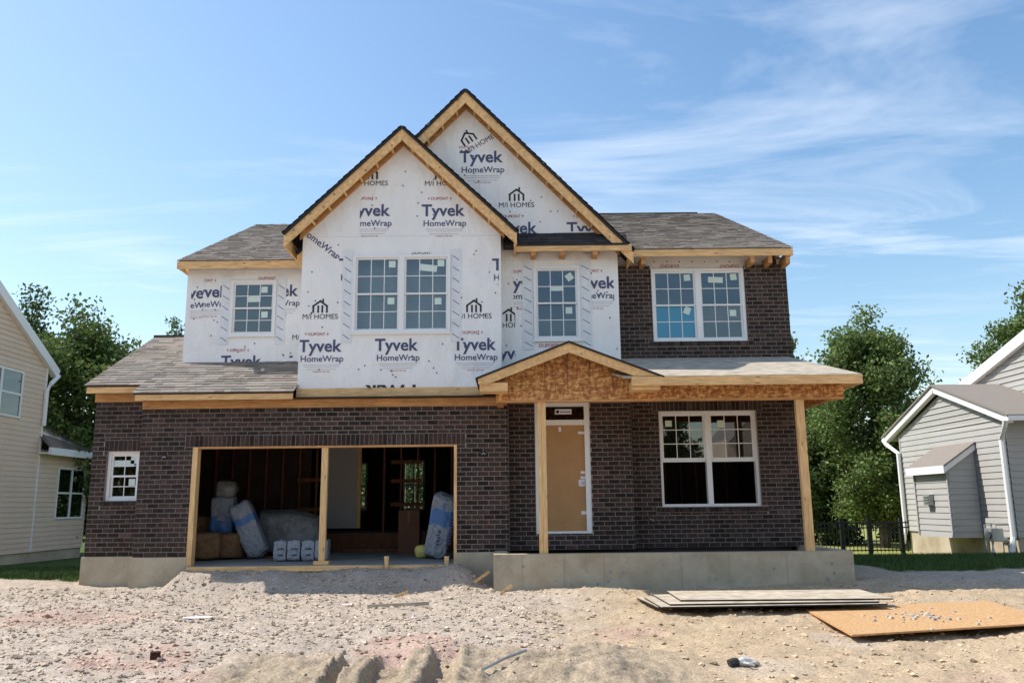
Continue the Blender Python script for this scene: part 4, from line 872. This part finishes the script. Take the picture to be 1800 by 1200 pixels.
o = obj('gravel_spill', mb, 'stone'); tag(o, 'small heap of grey gravel spilt on the orange board', 'gravel', kind='stuff')
# work glove
g = P(1307, 1172, z=-.6); gz = float(ground_z(g[0], g[1])); mb = MB()
mb.cur = (1, 1, 1); bmg = bmesh.new()
mb.tube([(-.05, 0, .025), (0, .005, .035), (.06, 0, .03)], [.035, .05, .045], 8)
for k in range(4): mb.tube([(.05, -.035+.025*k, .03), (.10, -.045+.03*k, .035), (.145-.01*abs(k-1.5), -.05+.033*k, .015)], [.014, .013, .009], 6)
mb.tube([(-.01, -.04, .03), (.02, -.085, .03), (.06, -.10, .015)], [.016, .014, .009], 6)
glv = empty('work_glove', (g[0], g[1], gz), 'grey and black work glove lying on the dirt', 'glove'); o = obj('glove_body', mb, 'glove_grey'); o.parent = glv; o.rotation_euler = (0, 0, .15); o.scale = (1.15, 1.15, 1.0)
mb = MB(); mb.tube([(-.13, .0, .02), (-.09, .002, .03), (-.05, 0, .03)], [.04, .045, .042], 8); o = obj('cuff', mb, 'glove_black'); o.parent = glv; o.rotation_euler = (0, 0, .15); o.scale = (1.15, 1.15, 1.0)
mb = MB(); a = P(848, 1183, z=-.52); b = P(925, 1157, z=-.5); za = float(ground_z(a[0], a[1]))+.03; zb2 = float(ground_z(b[0], b[1]))+.05; mb.tube([(a[0], a[1], za), ((a[0]+b[0])/2, (a[1]+b[1])/2+.02, (za+zb2)/2+.01), (b[0], b[1], zb2)], .014, 8); tag(obj('plastic_pipe', mb, 'metal_grey'), 'thin grey length of pipe half buried in the sand pile', 'pipe')
a = P(272, 1167, z=-.58); az = float(ground_z(a[0], a[1])); mb = MB(); mb.cur = (1.4, .8, .7); mb.obox((a[0], a[1], az+.035), (.045, .015, 0), (-.012, .04, 0), (0, 0, .045)); tag(obj('broken_brick', mb, 'brick'), 'half a dark red brick standing on the gravel, lower left', 'brick')
for (u, v, ln, ang, zz, lab) in ((890, 1046, .30, .9, -.40, 'splintered wood offcut leaning at the left corner of the porch foundation'), (846, 1026, .45, -.9, -.33, 'weathered wood offcut on the gravel heap by the garage'), (705, 1045, .24, -.5, -.4, 'pale wood sliver on the gravel before the garage'), (700, 1066, .9, .03, -.45, 'thin grey lath lying across the gravel')):
    a = P(u, v, z=zz); az = float(ground_z(a[0], a[1])); mb = MB(); mb.bar((a[0]-ln/2*math.cos(ang), a[1]-.05, az+.02), (a[0]+ln/2*math.cos(ang), a[1]+.05, az+.03+abs(math.sin(ang))*ln*.5), .05, .02); tag(obj('wood_scrap', mb, 'pine' if ln < .8 else 'concrete'), lab, 'wood scrap', 'wood scraps on the lot')
for (u, v, s_, lab) in ((612, 1066, .1, 'torn white scrap of wrap on the gravel left of centre'), (731, 1092, .07, 'small white paper scrap in the middle of the gravel'), (345, 1093, .17, 'long white strip of plastic flattened on the gravel at left'), (692, 1025, .06, 'tiny white scrap in the shade before the garage')):
    a = P(u, v, z=-.48); az = float(ground_z(a[0], a[1])); mb = MB(); pts = [(a[0]+s_*math.cos(t)*(1.6 if s_ > .15 else 1)*random.uniform(.6, 1.1), a[1]+s_*.5*math.sin(t)*random.uniform(.6, 1.1), az+.025+.02*random.random()) for t in np.linspace(0, 6.28, 8)[:-1]]; mb.add(pts+[(p[0], p[1], p[2]-.004) for p in pts], [tuple(range(7)), tuple(range(13, 6, -1))]); tag(obj('litter_scrap', mb, 'paper'), lab, 'litter', 'white scraps')

# ------------------------------------------------------------------ neighbouring houses
def siding(parent, m, x, y0, y1, z0, topf, pitch, face=-1, holes=()):
    """lap boards on a wall at plane x (normal face*x) between y0 and y1, cut by the roof line topf(y)"""
    z = z0; n = 0
    while z < 30:
        ysamp = np.linspace(y0, y1, 60); ok = ysamp[topf(ysamp) > z+.01]
        if len(ok) == 0: break
        segs = [(ok[0], ok[-1])]
        for (a, b, c, d) in holes:
            if c < z+pitch*.5 < d:
                ns = []
                for p, q in segs:
                    if b <= p or a >= q: ns.append((p, q))
                    else:
                        if a-p > .02: ns.append((p, a))
                        if q-b > .02: ns.append((b, q))
                segs = ns
        for p, q in segs:
            mb = MB(); t0, t1 = .024, .006
            tp = [min(z+pitch, float(topf(np.array(p)))), min(z+pitch, float(topf(np.array(q))))]
            tp = [max(t, z+.005) for t in tp]
            mb.add([(x+face*t0, p, z), (x+face*t0, q, z), (x, q, z), (x, p, z), (x+face*t1, p, tp[0]), (x+face*t1, q, tp[1]), (x, q, tp[1]), (x, p, tp[0])], [(0, 3, 2, 1), (4, 5, 6, 7), (0, 1, 5, 4), (1, 2, 6, 5), (2, 3, 7, 6), (3, 0, 4, 7)])
            obj('siding_board', mb, m, parent)
        z += pitch
# left, beige
LX = -15.3; KL = 1.5
LH = empty('neighbour_house', (LX-3, 26, -.6), 'beige sided two storey house with white downspout at the left edge', 'house')
q0 = P(0, 515, x=LX); q1 = P(93, 652, x=LX); sl_ = (q1[2]-q0[2])/(q1[1]-q0[1]); yc = q1[1]-.33
yn = 19.5
def topL(y): return q1[2]-.15+sl_*(np.asarray(y)-q1[1])
w1 = [P(0, 645, x=LX)[1]-1.0, P(42, 645, x=LX)[1], P(20, 733, x=LX)[2], P(20, 648, x=LX)[2]]
fz = P(100, 965, x=LX)[2]; ye2 = P(152, 860, x=LX)[1]
ze2 = P(120, 795, x=LX)[2]
w2 = [P(98, 866, x=LX)[1], P(146, 866, x=LX)[1], P(122, 911, x=LX)[2], P(122, 822, x=LX)[2]]
mb = MB(); mb.prism_x([(yn, fz), (yc, fz), (yc, float(topL(yc))), (yn, float(topL(yn)))], LX-7, LX-.002); mb.box(LX-7, LX-.002, yc, ye2, fz, ze2); lw = obj('wall', mb, 'siding_beige', LH)
siding(lw, 'siding_beige', LX, yn, yc, fz, lambda y: topL(y)-.02, .155, 1, [tuple(w1), tuple(w2)])
siding(lw, 'siding_beige', LX, yc+.01, ye2, fz, lambda y: np.asarray(y)*0+ze2, .155, 1, [tuple(w2)])
mb = MB(); mb.box(LX-7, LX-.03, yn, ye2-.02, -1.6, fz); obj('foundation', mb, 'concrete', LH)
mb = MB(); mb.bar((LX+.05, q0[1]-4, float(topL(q0[1]-4))+.13), (LX+.05, q1[1]+.12, float(topL(q1[1]+.12))+.13), .3, .2, (1, 0, 0)); obj('rake_trim', mb, 'trim_white', LH)
mb = MB(); mb.bar((LX-3.4, q0[1]-4, float(topL(q0[1]-4))+.31), (LX-3.4, q1[1]+.2, float(topL(q1[1]+.2))+.31), .06, 7.0, (1, 0, 0)); obj('roof', mb, 'shingle', LH)
dsy = yc-.05; mb = MB(); mb.tube([(LX+.16, q1[1]+.1, q1[2]-.15), (LX+.14, dsy+.12, q1[2]-.45), (LX+.08, dsy, q1[2]-.7), (LX+.08, dsy, ze2+.75)], .07, 8); obj('downspout', mb, 'trim_white', LH)
mb = MB(); mb.box(LX+.0, LX+.035, yc-.07, yc+.01, fz, float(topL(yc))); obj('corner_trim', mb, 'trim_white', LH)
mb = MB(); mb.add([(LX+.4, yc-.1, ze2+.02), (LX+.4, ye2+.35, ze2+.02), (LX-3, ye2+.35, ze2+.02), (LX-3, yc-.1, ze2+2.2), (LX-.1, yc-.1, ze2+.55)], [(0, 1, 4), (1, 2, 3), (1, 3, 4), (0, 4, 3, 2, 1)]); obj('lower_roof', mb, 'shingle', LH)
mb = MB(); mb.box(LX+.36, LX+.44, yc-.12, ye2+.38, ze2-.18, ze2+.05); mb.box(LX-2, LX+.36, ye2+.30, ye2+.38, ze2-.18, ze2+.04); mb.box(LX, LX+.36, yc-.1, ye2+.30, ze2-.15, ze2-.1); obj('gutter', mb, 'trim_white', LH)
def side_window(parent, x, r, face, cols=2, rows=2):
    y0, y1, z0, z1 = r; t = .06; mb = MB()
    def bx(a, b, c, d, d0=-.05, d1=.045): mb.box(min(x+face*d0, x+face*d1), max(x+face*d0, x+face*d1), a, b, c, d)
    bx(y0, y1, z0, z0+t); bx(y0, y1, z1-t, z1); bx(y0, y0+t, z0+t, z1-t); bx(y1-t, y1, z0+t, z1-t); ym = (y0+y1)/2; zm = (z0+z1)/2
    if cols == 2: bx(ym-.04, ym+.04, z0+t, z1-t)
    bx(y0+t, y1-t, zm-.03, zm+.03, -.05, .035)
    o = obj('window', mb, 'trim_white', parent); ms_ = [(y0+t, ym-.04), (ym+.04, y1-t)] if cols == 2 else [(y0+t, y1-t)]
    for a, b in ms_:
        for c, d in ((z0+t, zm-.03), (zm+.03, z1-t)):
            m2 = MB(); m2.box(x+.012*face-.003, x+.012*face+.003, a, b, c, d); obj('pane', m2, 'glass', o); m3 = MB(); m3.box(x-.012, x-.006, a, b, c, d) if face > 0 else m3.box(x+.006, x+.012, a, b, c, d); obj('dark_backing', m3, 'dark_interior', o)  # dark sheet behind each pane, its colour stands in for the unlit room
side_window(LH, LX, w1, 1); side_window(LH, LX, w2, 1)
mb = MB(); c = P(134, 943, x=LX); mb.box(LX, LX+.05, c[1]-.04, c[1]+.04, c[2]-.05, c[2]+.03); obj('outlet_box', mb, 'metal_grey', LH)
# right, grey
RX = 12.6
RH = empty('neighbour_house', (RX+3, 24, -.4), 'grey sided house with white trim, downspouts and a small bump-out at the right edge', 'house')
ra = P(1652, 684, x=RX); rl = P(1566, 768, x=RX); rr = P(1775, 728, x=RX)
yfar, ynear = P(1584, 800, x=RX)[1], P(1772, 800, x=RX)[1]; ym_ = (rl[1]+rr[1])/2; za2 = ra[2]; ze3 = (rl[2]+rr[2])/2-.07; hwid = (rl[1]-rr[1])/2; rs = (za2-ze3)/hwid
def topR(y): return za2-.17-np.abs(np.asarray(y)-ym_)*rs
rfz = P(1700, 940, x=RX)[2]+.02
mb = MB(); mb.prism_x([(ynear, rfz), (yfar, rfz), (yfar, float(topR(yfar))), (ym_, float(topR(ym_))), (ynear, float(topR(ynear)))], RX+.002, RX+6); rw_ = obj('wall', mb, 'siding_grey', RH)
siding(rw_, 'siding_grey', RX, ynear, yfar, rfz, topR, .165, -1)
mb = MB(); mb.box(RX+.03, RX+6, ynear+.03, yfar-.03, -1.6, rfz); obj('foundation', mb, 'concrete', RH)
for s_ in (-1, 1):
    mb = MB(); mb.bar((RX-.1, ym_, za2+.01), (RX-.1, ym_+s_*(hwid+.16), za2+.01-(hwid+.16)*rs), .19, .16, (1, 0, 0)); obj('rake_trim', mb, 'trim_white', RH)
    mb = MB(); mb.bar((RX+2.9, ym_, za2+.13), (RX+2.9, ym_+s_*(hwid+.25), za2+.13-(hwid+.25)*rs), .05, 6.25, (1, 0, 0)); obj('roof_slope', mb, 'shingle', RH)
    ye_ = ym_+s_*hwid; ywl = yfar if s_ > 0 else ynear
    mb = MB(); mb.tube([(RX-.2, ye_+s_*.14, ze3-.04), (RX-.17, ye_, ze3-.2), (RX-.1, ywl-.03*s_, ze3-.53), (RX-.1, ywl-.03*s_, rfz+.02), (RX-.2, ywl, rfz-.4)], .07, 8); obj('downspout', mb, 'trim_white', RH)
    mb = MB(); mb.box(RX-.2, RX+6, min(ye_+s_*.1, ye_+s_*.25), max(ye_+s_*.1, ye_+s_*.25), ze3-.08, ze3+.08); obj('gutter', mb, 'trim_white', RH)
    mb = MB(); mb.box(RX-.032, RX+.0, min(ywl, ywl-s_*.07), max(ywl, ywl-s_*.07), rfz, float(topR(ywl))); obj('corner_trim', mb, 'siding_grey', RH)
zz_ = rfz
while zz_ < ze3-.15:
    mb = MB(); mb.add([(RX, ynear-.024, zz_), (RX+6, ynear-.024, zz_), (RX+6, ynear-.006, zz_+.165), (RX, ynear-.006, zz_+.165), (RX, ynear, zz_), (RX+6, ynear, zz_), (RX+6, ynear, zz_+.165), (RX, ynear, zz_+.165)], [(0, 1, 2, 3), (0, 4, 5, 1), (1, 5, 6, 2), (2, 6, 7, 3), (3, 7, 4, 0)]); obj('siding_board', mb, 'siding_grey', rw_); zz_ += .165
# taller block behind with its own rake
RX2 = 14.4; t0_ = P(1700, 678, x=RX2); t1_ = P(1795, 602, x=RX2); rs2 = (t1_[2]-t0_[2])/(t0_[1]-t1_[1]); y2a = 16.8; y2b = yfar-.3
def topR2(y): return t0_[2]-.1+(t0_[1]-np.asarray(y))*rs2
mb = MB(); mb.prism_x([(y2a, 0), (y2b, 0), (y2b, float(topR2(y2b))), (20.4, float(topR2(20.4))), (y2a, float(topR2(20.4))-1)], RX2+.002, RX2+7); rw2 = obj('upper_wall', mb, 'siding_grey', RH)
siding(rw2, 'siding_grey', RX2, 19.6, y2b, 3.2, lambda y: np.minimum(topR2(y), topR2(20.4)), .165, -1)
mb = MB(); mb.bar((RX2-.06, y2b+.3, float(topR2(y2b+.3))+.1), (RX2-.06, 20.4, float(topR2(20.4))+.12), .3, .2, (1, 0, 0)); obj('rake_trim', mb, 'trim_white', RH)
mb = MB(); mb.bar((RX2+3, y2b+.35, float(topR2(y2b+.35))+.22), (RX2+3, 20.3, float(topR2(20.3))+.3), .05, 6.0, (1, 0, 0)); obj('upper_roof', mb, 'shingle', RH)
# bump-out box
b0 = P(1608, 900, x=RX-.02); bya = P(1672, 880, x=RX-.78)[1]; byb = P(1612, 880, x=RX-.78)[1]; bz0_ = P(1640, 942, x=RX-.78)[2]; bz1_ = P(1640, 818, x=RX-.78)[2]
mb = MB(); mb.box(RX-.78, RX-.03, bya, byb, bz0_, bz1_); bo = obj('bump_out', mb, 'siding_grey', RH)
siding(bo, 'siding_grey', RX-.78, bya+.05, byb-.05, bz0_, lambda y: np.asarray(y)*0+bz1_, .165, -1)
zz_ = bz0_
while zz_ < bz1_+.3:
    xb_ = RX-.78 if zz_ < bz1_-.1 else RX-.78+(zz_-bz1_+.1)*1.25
    if xb_ < RX-.1: mb = MB(); mb.add([(xb_, bya-.024, zz_), (RX-.03, bya-.024, zz_), (RX-.03, bya-.006, zz_+.165), (xb_, bya-.006, zz_+.165), (xb_, bya, zz_), (RX-.03, bya, zz_), (RX-.03, bya, zz_+.165), (xb_, bya, zz_+.165)], [(0, 1, 2, 3), (0, 4, 5, 1), (1, 5, 6, 2), (2, 6, 7, 3), (3, 7, 4, 0)]); obj('siding_board', mb, 'siding_grey', bo)
    zz_ += .165
for yy in (bya, byb-.05): mb = MB(); mb.box(RX-.83, RX-.781, yy, yy+.05, bz0_, bz1_); obj('corner_trim', mb, 'siding_grey', bo)
mb = MB(); mb.prism([(RX-.95, bz1_-.02), (RX-.03, bz1_+.6), (RX-.03, bz1_+.55), (RX-.95, bz1_-.07)], bya-.14, byb+.14); obj('bump_roof', mb, 'shingle', bo)
mb = MB(); mb.box(RX-.965, RX-.925, bya-.14, byb+.14, bz1_-.24, bz1_-.03); mb.prism([(RX-.95, bz1_-.05), (RX-.03, bz1_+.53), (RX-.03, bz1_+.38), (RX-.95, bz1_-.24)], bya-.10, bya-.07); obj('bump_trim', mb, 'trim_white', bo)
c = P(1634, 878, x=RX-.84); mb = MB(); mb.box(RX-.925, RX-.805, c[1]-.17, c[1]+.17, c[2]-.15, c[2]+.15); vt = obj('vent_hood', mb, 'metal_grey', bo); mb = MB()
for i in range(4): mb.box(RX-.965, RX-.925, c[1]-.155, c[1]+.155, c[2]-.14+i*.073, c[2]-.12+i*.073)
obj('vent_louvre', mb, 'metal_grey', vt)
# gas meter and pipes
c = P(1748, 938, x=RX-.35); GM = empty('gas_meter', (RX-.35, c[1], c[2]-.35), 'grey gas meter with pipework low on the grey house wall', 'gas meter')
mb = MB(); mb.box(RX-.5, RX-.22, c[1]-.18, c[1]+.18, c[2]-.18, c[2]+.14); mb.tube([(RX-.53, c[1], c[2]), (RX-.495, c[1], c[2])], .12, 12); obj('meter_body', mb, 'metal_grey', GM)
mb = MB(); mb.tube([(RX-.35, c[1]+.1, c[2]+.1), (RX-.35, c[1]+.1, c[2]+.22), (RX-.35, c[1]+.4, c[2]+.22), (RX-.35, c[1]+.4, c[2]-.6)], .03, 8); mb.tube([(RX-.35, c[1]-.1, c[2]+.1), (RX-.35, c[1]-.1, c[2]+.24), (RX-.02, c[1]-.1, c[2]+.24)], .03, 8); obj('riser', mb, 'metal_grey', GM)
c = P(1712, 900, x=RX-.08); mb = MB(); mb.tube([(RX-.02, c[1]+.02, c[2]+.33), (RX-.17, c[1], c[2]+.33), (RX-.17, c[1], c[2]-.42), (RX-.42, c[1]+.25, c[2]-.45), (RX-.42, c[1]+.25, c[2]-.53)], .056, 8); tag(obj('vent_pipe', mb, 'pipe_white'), 'white plastic vent pipe running down the grey siding beside the meter', 'pipe')
c = P(1760, 955, x=RX-.2); mb = MB(); mb.tube([(RX-.05, c[1], c[2]+.1), (RX-.42, c[1], c[2]+.1), (RX-.42, c[1], c[2]-.25)], .063, 8); tag(obj('drain_pipe', mb, 'pipe_white'), 'short white elbow pipe at the ground right of the meter', 'pipe')

# ------------------------------------------------------------------ fence
FY = 25.5; f0 = P(1425, 950, y=FY)[0]; f1 = P(1600, 950, y=FY)[0]; fzt = P(1510, 915, y=FY)[2]; fzb = P(1510, 973, y=FY)[2]
FE = empty('metal_fence', ((f0+f1)/2, FY, fzb), 'black metal picket fence behind the lot between the house and the grey house', 'fence')
n = int((f1-f0)/.115)
for i in range(n+1): x = f0+i*.115; mb = MB(); mb.box(x-.009, x+.009, FY-.009, FY+.009, fzb+.04, fzt); obj('picket', mb, 'metal_black', FE)
for x in (P(1481, 950, y=FY)[0], P(1529, 950, y=FY)[0], P(1586, 950, y=FY)[0], f0): mb = MB(); mb.box(x-.05, x+.05, FY-.05, FY+.05, fzb-.6, fzt+.08); obj('post', mb, 'metal_black', FE)
for z in (fzt-.06, fzt-.2, fzb+.1): mb = MB(); mb.box(f0, f1, FY-.018, FY+.018, z-.018, z+.018); obj('rail', mb, 'metal_black', FE)

# ------------------------------------------------------------------ trees
def tree(name, label, u, vtop, y, wpx, vbase=None, cb=.25, n_leaf=26000, leaf=.16, m='leaf_mid', seed=1, up=.9, limbs=26, narrow=.0, group='trees behind the houses', zb=-1.0, clump=.75):
    r = random.Random(seed); rg = np.random.default_rng(seed); top = P(u, vtop, y=y); H = top[2]-zb; cx = top[0]; Wd = wpx/FPX*y/2
    root = empty(name, (cx, y, zb), label, 'tree', group); tk = MB(); tips = []
    tk.tube([(cx, y, zb), (cx+.05*r.uniform(-1, 1), y, zb+H*.35), (cx+.1*r.uniform(-1, 1), y, zb+H*.7), (cx, y, zb+H*.95)], [H*.022, H*.016, H*.008, .01], 8)
    for i in range(limbs):
        t = cb+(1-cb)*(i+.5)/limbs*.93; zz = zb+H*t*.86; s_ = (t-cb)/(1-cb); env = Wd*(math.sin(math.pi*min(.98, max(.06, .16+.80*s_)))**.75)*(1-narrow*s_); a = i*2.4+r.uniform(-.5, .5); ln = env*r.uniform(.7, 1.08)
        p0 = np.array([cx, y, zz]); d = np.array([math.cos(a), math.sin(a), up*r.uniform(.5, 1.2)]); p2 = p0+np.array([d[0]*ln, d[1]*ln, d[2]*ln*.75]); p2[2] = min(p2[2], zb+H*.99); p1 = (p0+p2)/2+np.array([0, 0, -.06*ln])
        rad = H*.007*(1.15-s_); tk.tube([p0, p1, p2], [rad, rad*.6, .012], 5)
        for k in range(6):
            q = .35+.65*(k+1)/6; b = p0+(p2-p0)*q; e = b+np.array([r.gauss(0, .28), r.gauss(0, .28), r.uniform(.0, .45)])*env*.55; tk.tube([b, e], [rad*.35, .008], 4); tips += [b, e, (b+e)/2]
    obj('trunk', tk, 'bark', root)
    tips += [np.array([cx+r.gauss(0, .05)*Wd, y+r.gauss(0, .05)*Wd, zb+H*(cb+(.97-cb)*(k+1)/22)]) for k in range(22)]*3; tips = np.array(tips); T = tips[rg.integers(0, len(tips), n_leaf)]; sz = clump*Wd*.2
    C_ = T+np.clip(rg.normal(0, 1, (n_leaf, 3)), -1.7, 1.7)*np.array([sz, sz, sz*.75]); cid = rg.integers(0, len(tips), n_leaf)
    a = rg.normal(0, 1, (n_leaf, 3)); a /= np.linalg.norm(a, axis=1)[:, None]; b = np.cross(a, rg.normal(0, 1, (n_leaf, 3))); b /= np.linalg.norm(b, axis=1)[:, None]
    s1 = leaf*rg.uniform(.6, 1.2, (n_leaf, 1)); V = np.stack([C_-a*s1*.5, C_+b*s1*.28, C_+a*s1*.5, C_-b*s1*.28], 1).reshape(-1, 3)
    me = bpy.data.meshes.new('crown'); me.vertices.add(len(V)); me.vertices.foreach_set('co', V.ravel()); me.loops.add(n_leaf*4); me.loops.foreach_set('vertex_index', np.arange(n_leaf*4, dtype=np.int32)); me.polygons.add(n_leaf); me.polygons.foreach_set('loop_start', np.arange(0, n_leaf*4, 4, dtype=np.int32)); me.polygons.foreach_set('loop_total', np.full(n_leaf, 4, np.int32)); me.update(calc_edges=True)
    g = rg.uniform(.6, 1.4, (n_leaf, 1)); col_ = np.concatenate([g*rg.uniform(.9, 1.25, (n_leaf, 1)), g, g*.9, np.ones((n_leaf, 1))], 1); at_ = me.attributes.new('tint', 'FLOAT_COLOR', 'POINT'); at_.data.foreach_set('color', np.repeat(col_, 4, 0).ravel())
    o = link('crown', me, m, root); return root
tree('broadleaf_tree', 'tall broad tree with upswept branches rising right of the porch, behind the fence', 1518, 538, 31, 232, cb=.10, n_leaf=40000, leaf=.17, m='leaf_light', seed=3, up=1.3, limbs=38, clump=.58, narrow=.3)
tree('broadleaf_tree', 'dark tree top left, rising right beside the beige gable', 62, 506, 33, 200, n_leaf=25000, leaf=.21, m='leaf_dark', seed=4, cb=.1)
tree('broadleaf_tree', 'wide leafy tree between the beige house and the brick house', 152, 534, 31, 265, n_leaf=36000, leaf=.2, m='leaf_mid', seed=5, cb=.08, limbs=32)
tree('broadleaf_tree', 'small tree top peeking over the garage roof beside the upper left wall', 312, 556, 40, 110, n_leaf=16000, leaf=.2, m='leaf_mid', seed=6, cb=.3)
tree('broadleaf_tree', 'tall tree at the far right edge above the grey roofs', 1805, 496, 36, 200, n_leaf=30000, leaf=.2, m='leaf_mid', seed=8, cb=.2, limbs=30)
tree('broadleaf_tree', 'tree almost hidden behind the right end of the upper brick wall', 1360, 530, 38, 130, n_leaf=26000, leaf=.2, m='leaf_mid', seed=9, cb=.2)
tree('understory_tree', 'low dark tree behind the fence, left under the tall upswept tree', 1440, 720, 34, 150, n_leaf=20000, leaf=.2, m='leaf_dark', seed=10, cb=.03, up=.5)
tree('understory_tree', 'low dark tree behind the fence at the foot of the grey house', 1585, 700, 35, 170, n_leaf=22000, leaf=.2, m='leaf_dark', seed=11, cb=.03, up=.5)
tree('understory_tree', 'dark shrubby tree seen through the rear garage windows', 690, 800, 42, 420, n_leaf=16000, leaf=.25, m='leaf_dark', seed=12, cb=.03, up=.4)

# ------------------------------------------------------------------ the other side of the street (mirrored in the window glass)
for i, (hx, m_, lab) in enumerate(((-14, 'siding_grey', 'grey house across the street, left of the white one, mirrored in the window glass'), (4.5, 'trim_white', 'white sided gabled house across the street, mirrored in the front window'), (22, 'siding_beige', 'beige house across the street, right of the white one, mirrored in the window glass'))):
    hy = -30; rt = empty('street_house', (hx, hy-5, -.75), lab, 'house', 'houses across the street')
    mb = MB(); mb.prism([(hx-6, -.8), (hx+6, -.8), (hx+6, 5.6), (hx+1.5, 5.6), (hx-2, 9.4), (hx-5.5, 5.6), (hx-6, 5.6)], hy-9, hy); wl_ = obj('wall', mb, m_, rt)
    mb = MB(); mb.prism([(hx-2, 9.6), (hx+1.9, 5.4), (hx+1.9, 5.25), (hx-2, 9.4), (hx-5.9, 5.25), (hx-5.9, 5.4)], hy-9, hy+.4); mb.prism_x([(hy+.5, 5.5), (hy-4.5, 8.6), (hy-9.5, 5.5)], hx+.5, hx+6.4); obj('roof', mb, 'shingle', rt)
    for k_ in range(30):
        z_ = -.4+k_*.2; mb = MB(); mb.box(hx-5.98, hx+5.98, hy, hy+.03, z_, z_+.17)
        if z_ < 5.4: obj('siding_board', mb, m_, rt)
    for (a_, c_) in ((-4, 1.0), (2.8, 1.0), (-3.2, 3.9), (3, 3.9)):
        mb = MB(); mb.box(hx+a_-.1, hx+a_+1.7, hy+.03, hy+.09, c_-.1, c_+1.5); wn = obj('window', mb, 'trim_white', rt); mb = MB(); mb.box(hx+a_, hx+a_+1.6, hy+.09, hy+.1, c_, c_+1.4); obj('pane', mb, 'dark_interior', wn)

for i, (tx, ty, th) in enumerate(((-62, -40, 13), (-47, -44, 15), (-33, -38, 12), (-24, -46, 14), (-4, -46, 14), (13, -44, 15), (33, -40, 12), (47, -45, 14), (62, -42, 13))):
    tree('street_tree', '%s tree of the row across the street, behind the photographer' % ('leftmost', 'second', 'third', 'fourth', 'middle', 'sixth', 'seventh', 'eighth', 'rightmost')[i], 900, 500, 30, 330, n_leaf=7000, leaf=.5, m='leaf_dark', seed=40+i, cb=.06, limbs=18, group='trees across the street').location = (tx, ty, -.8)
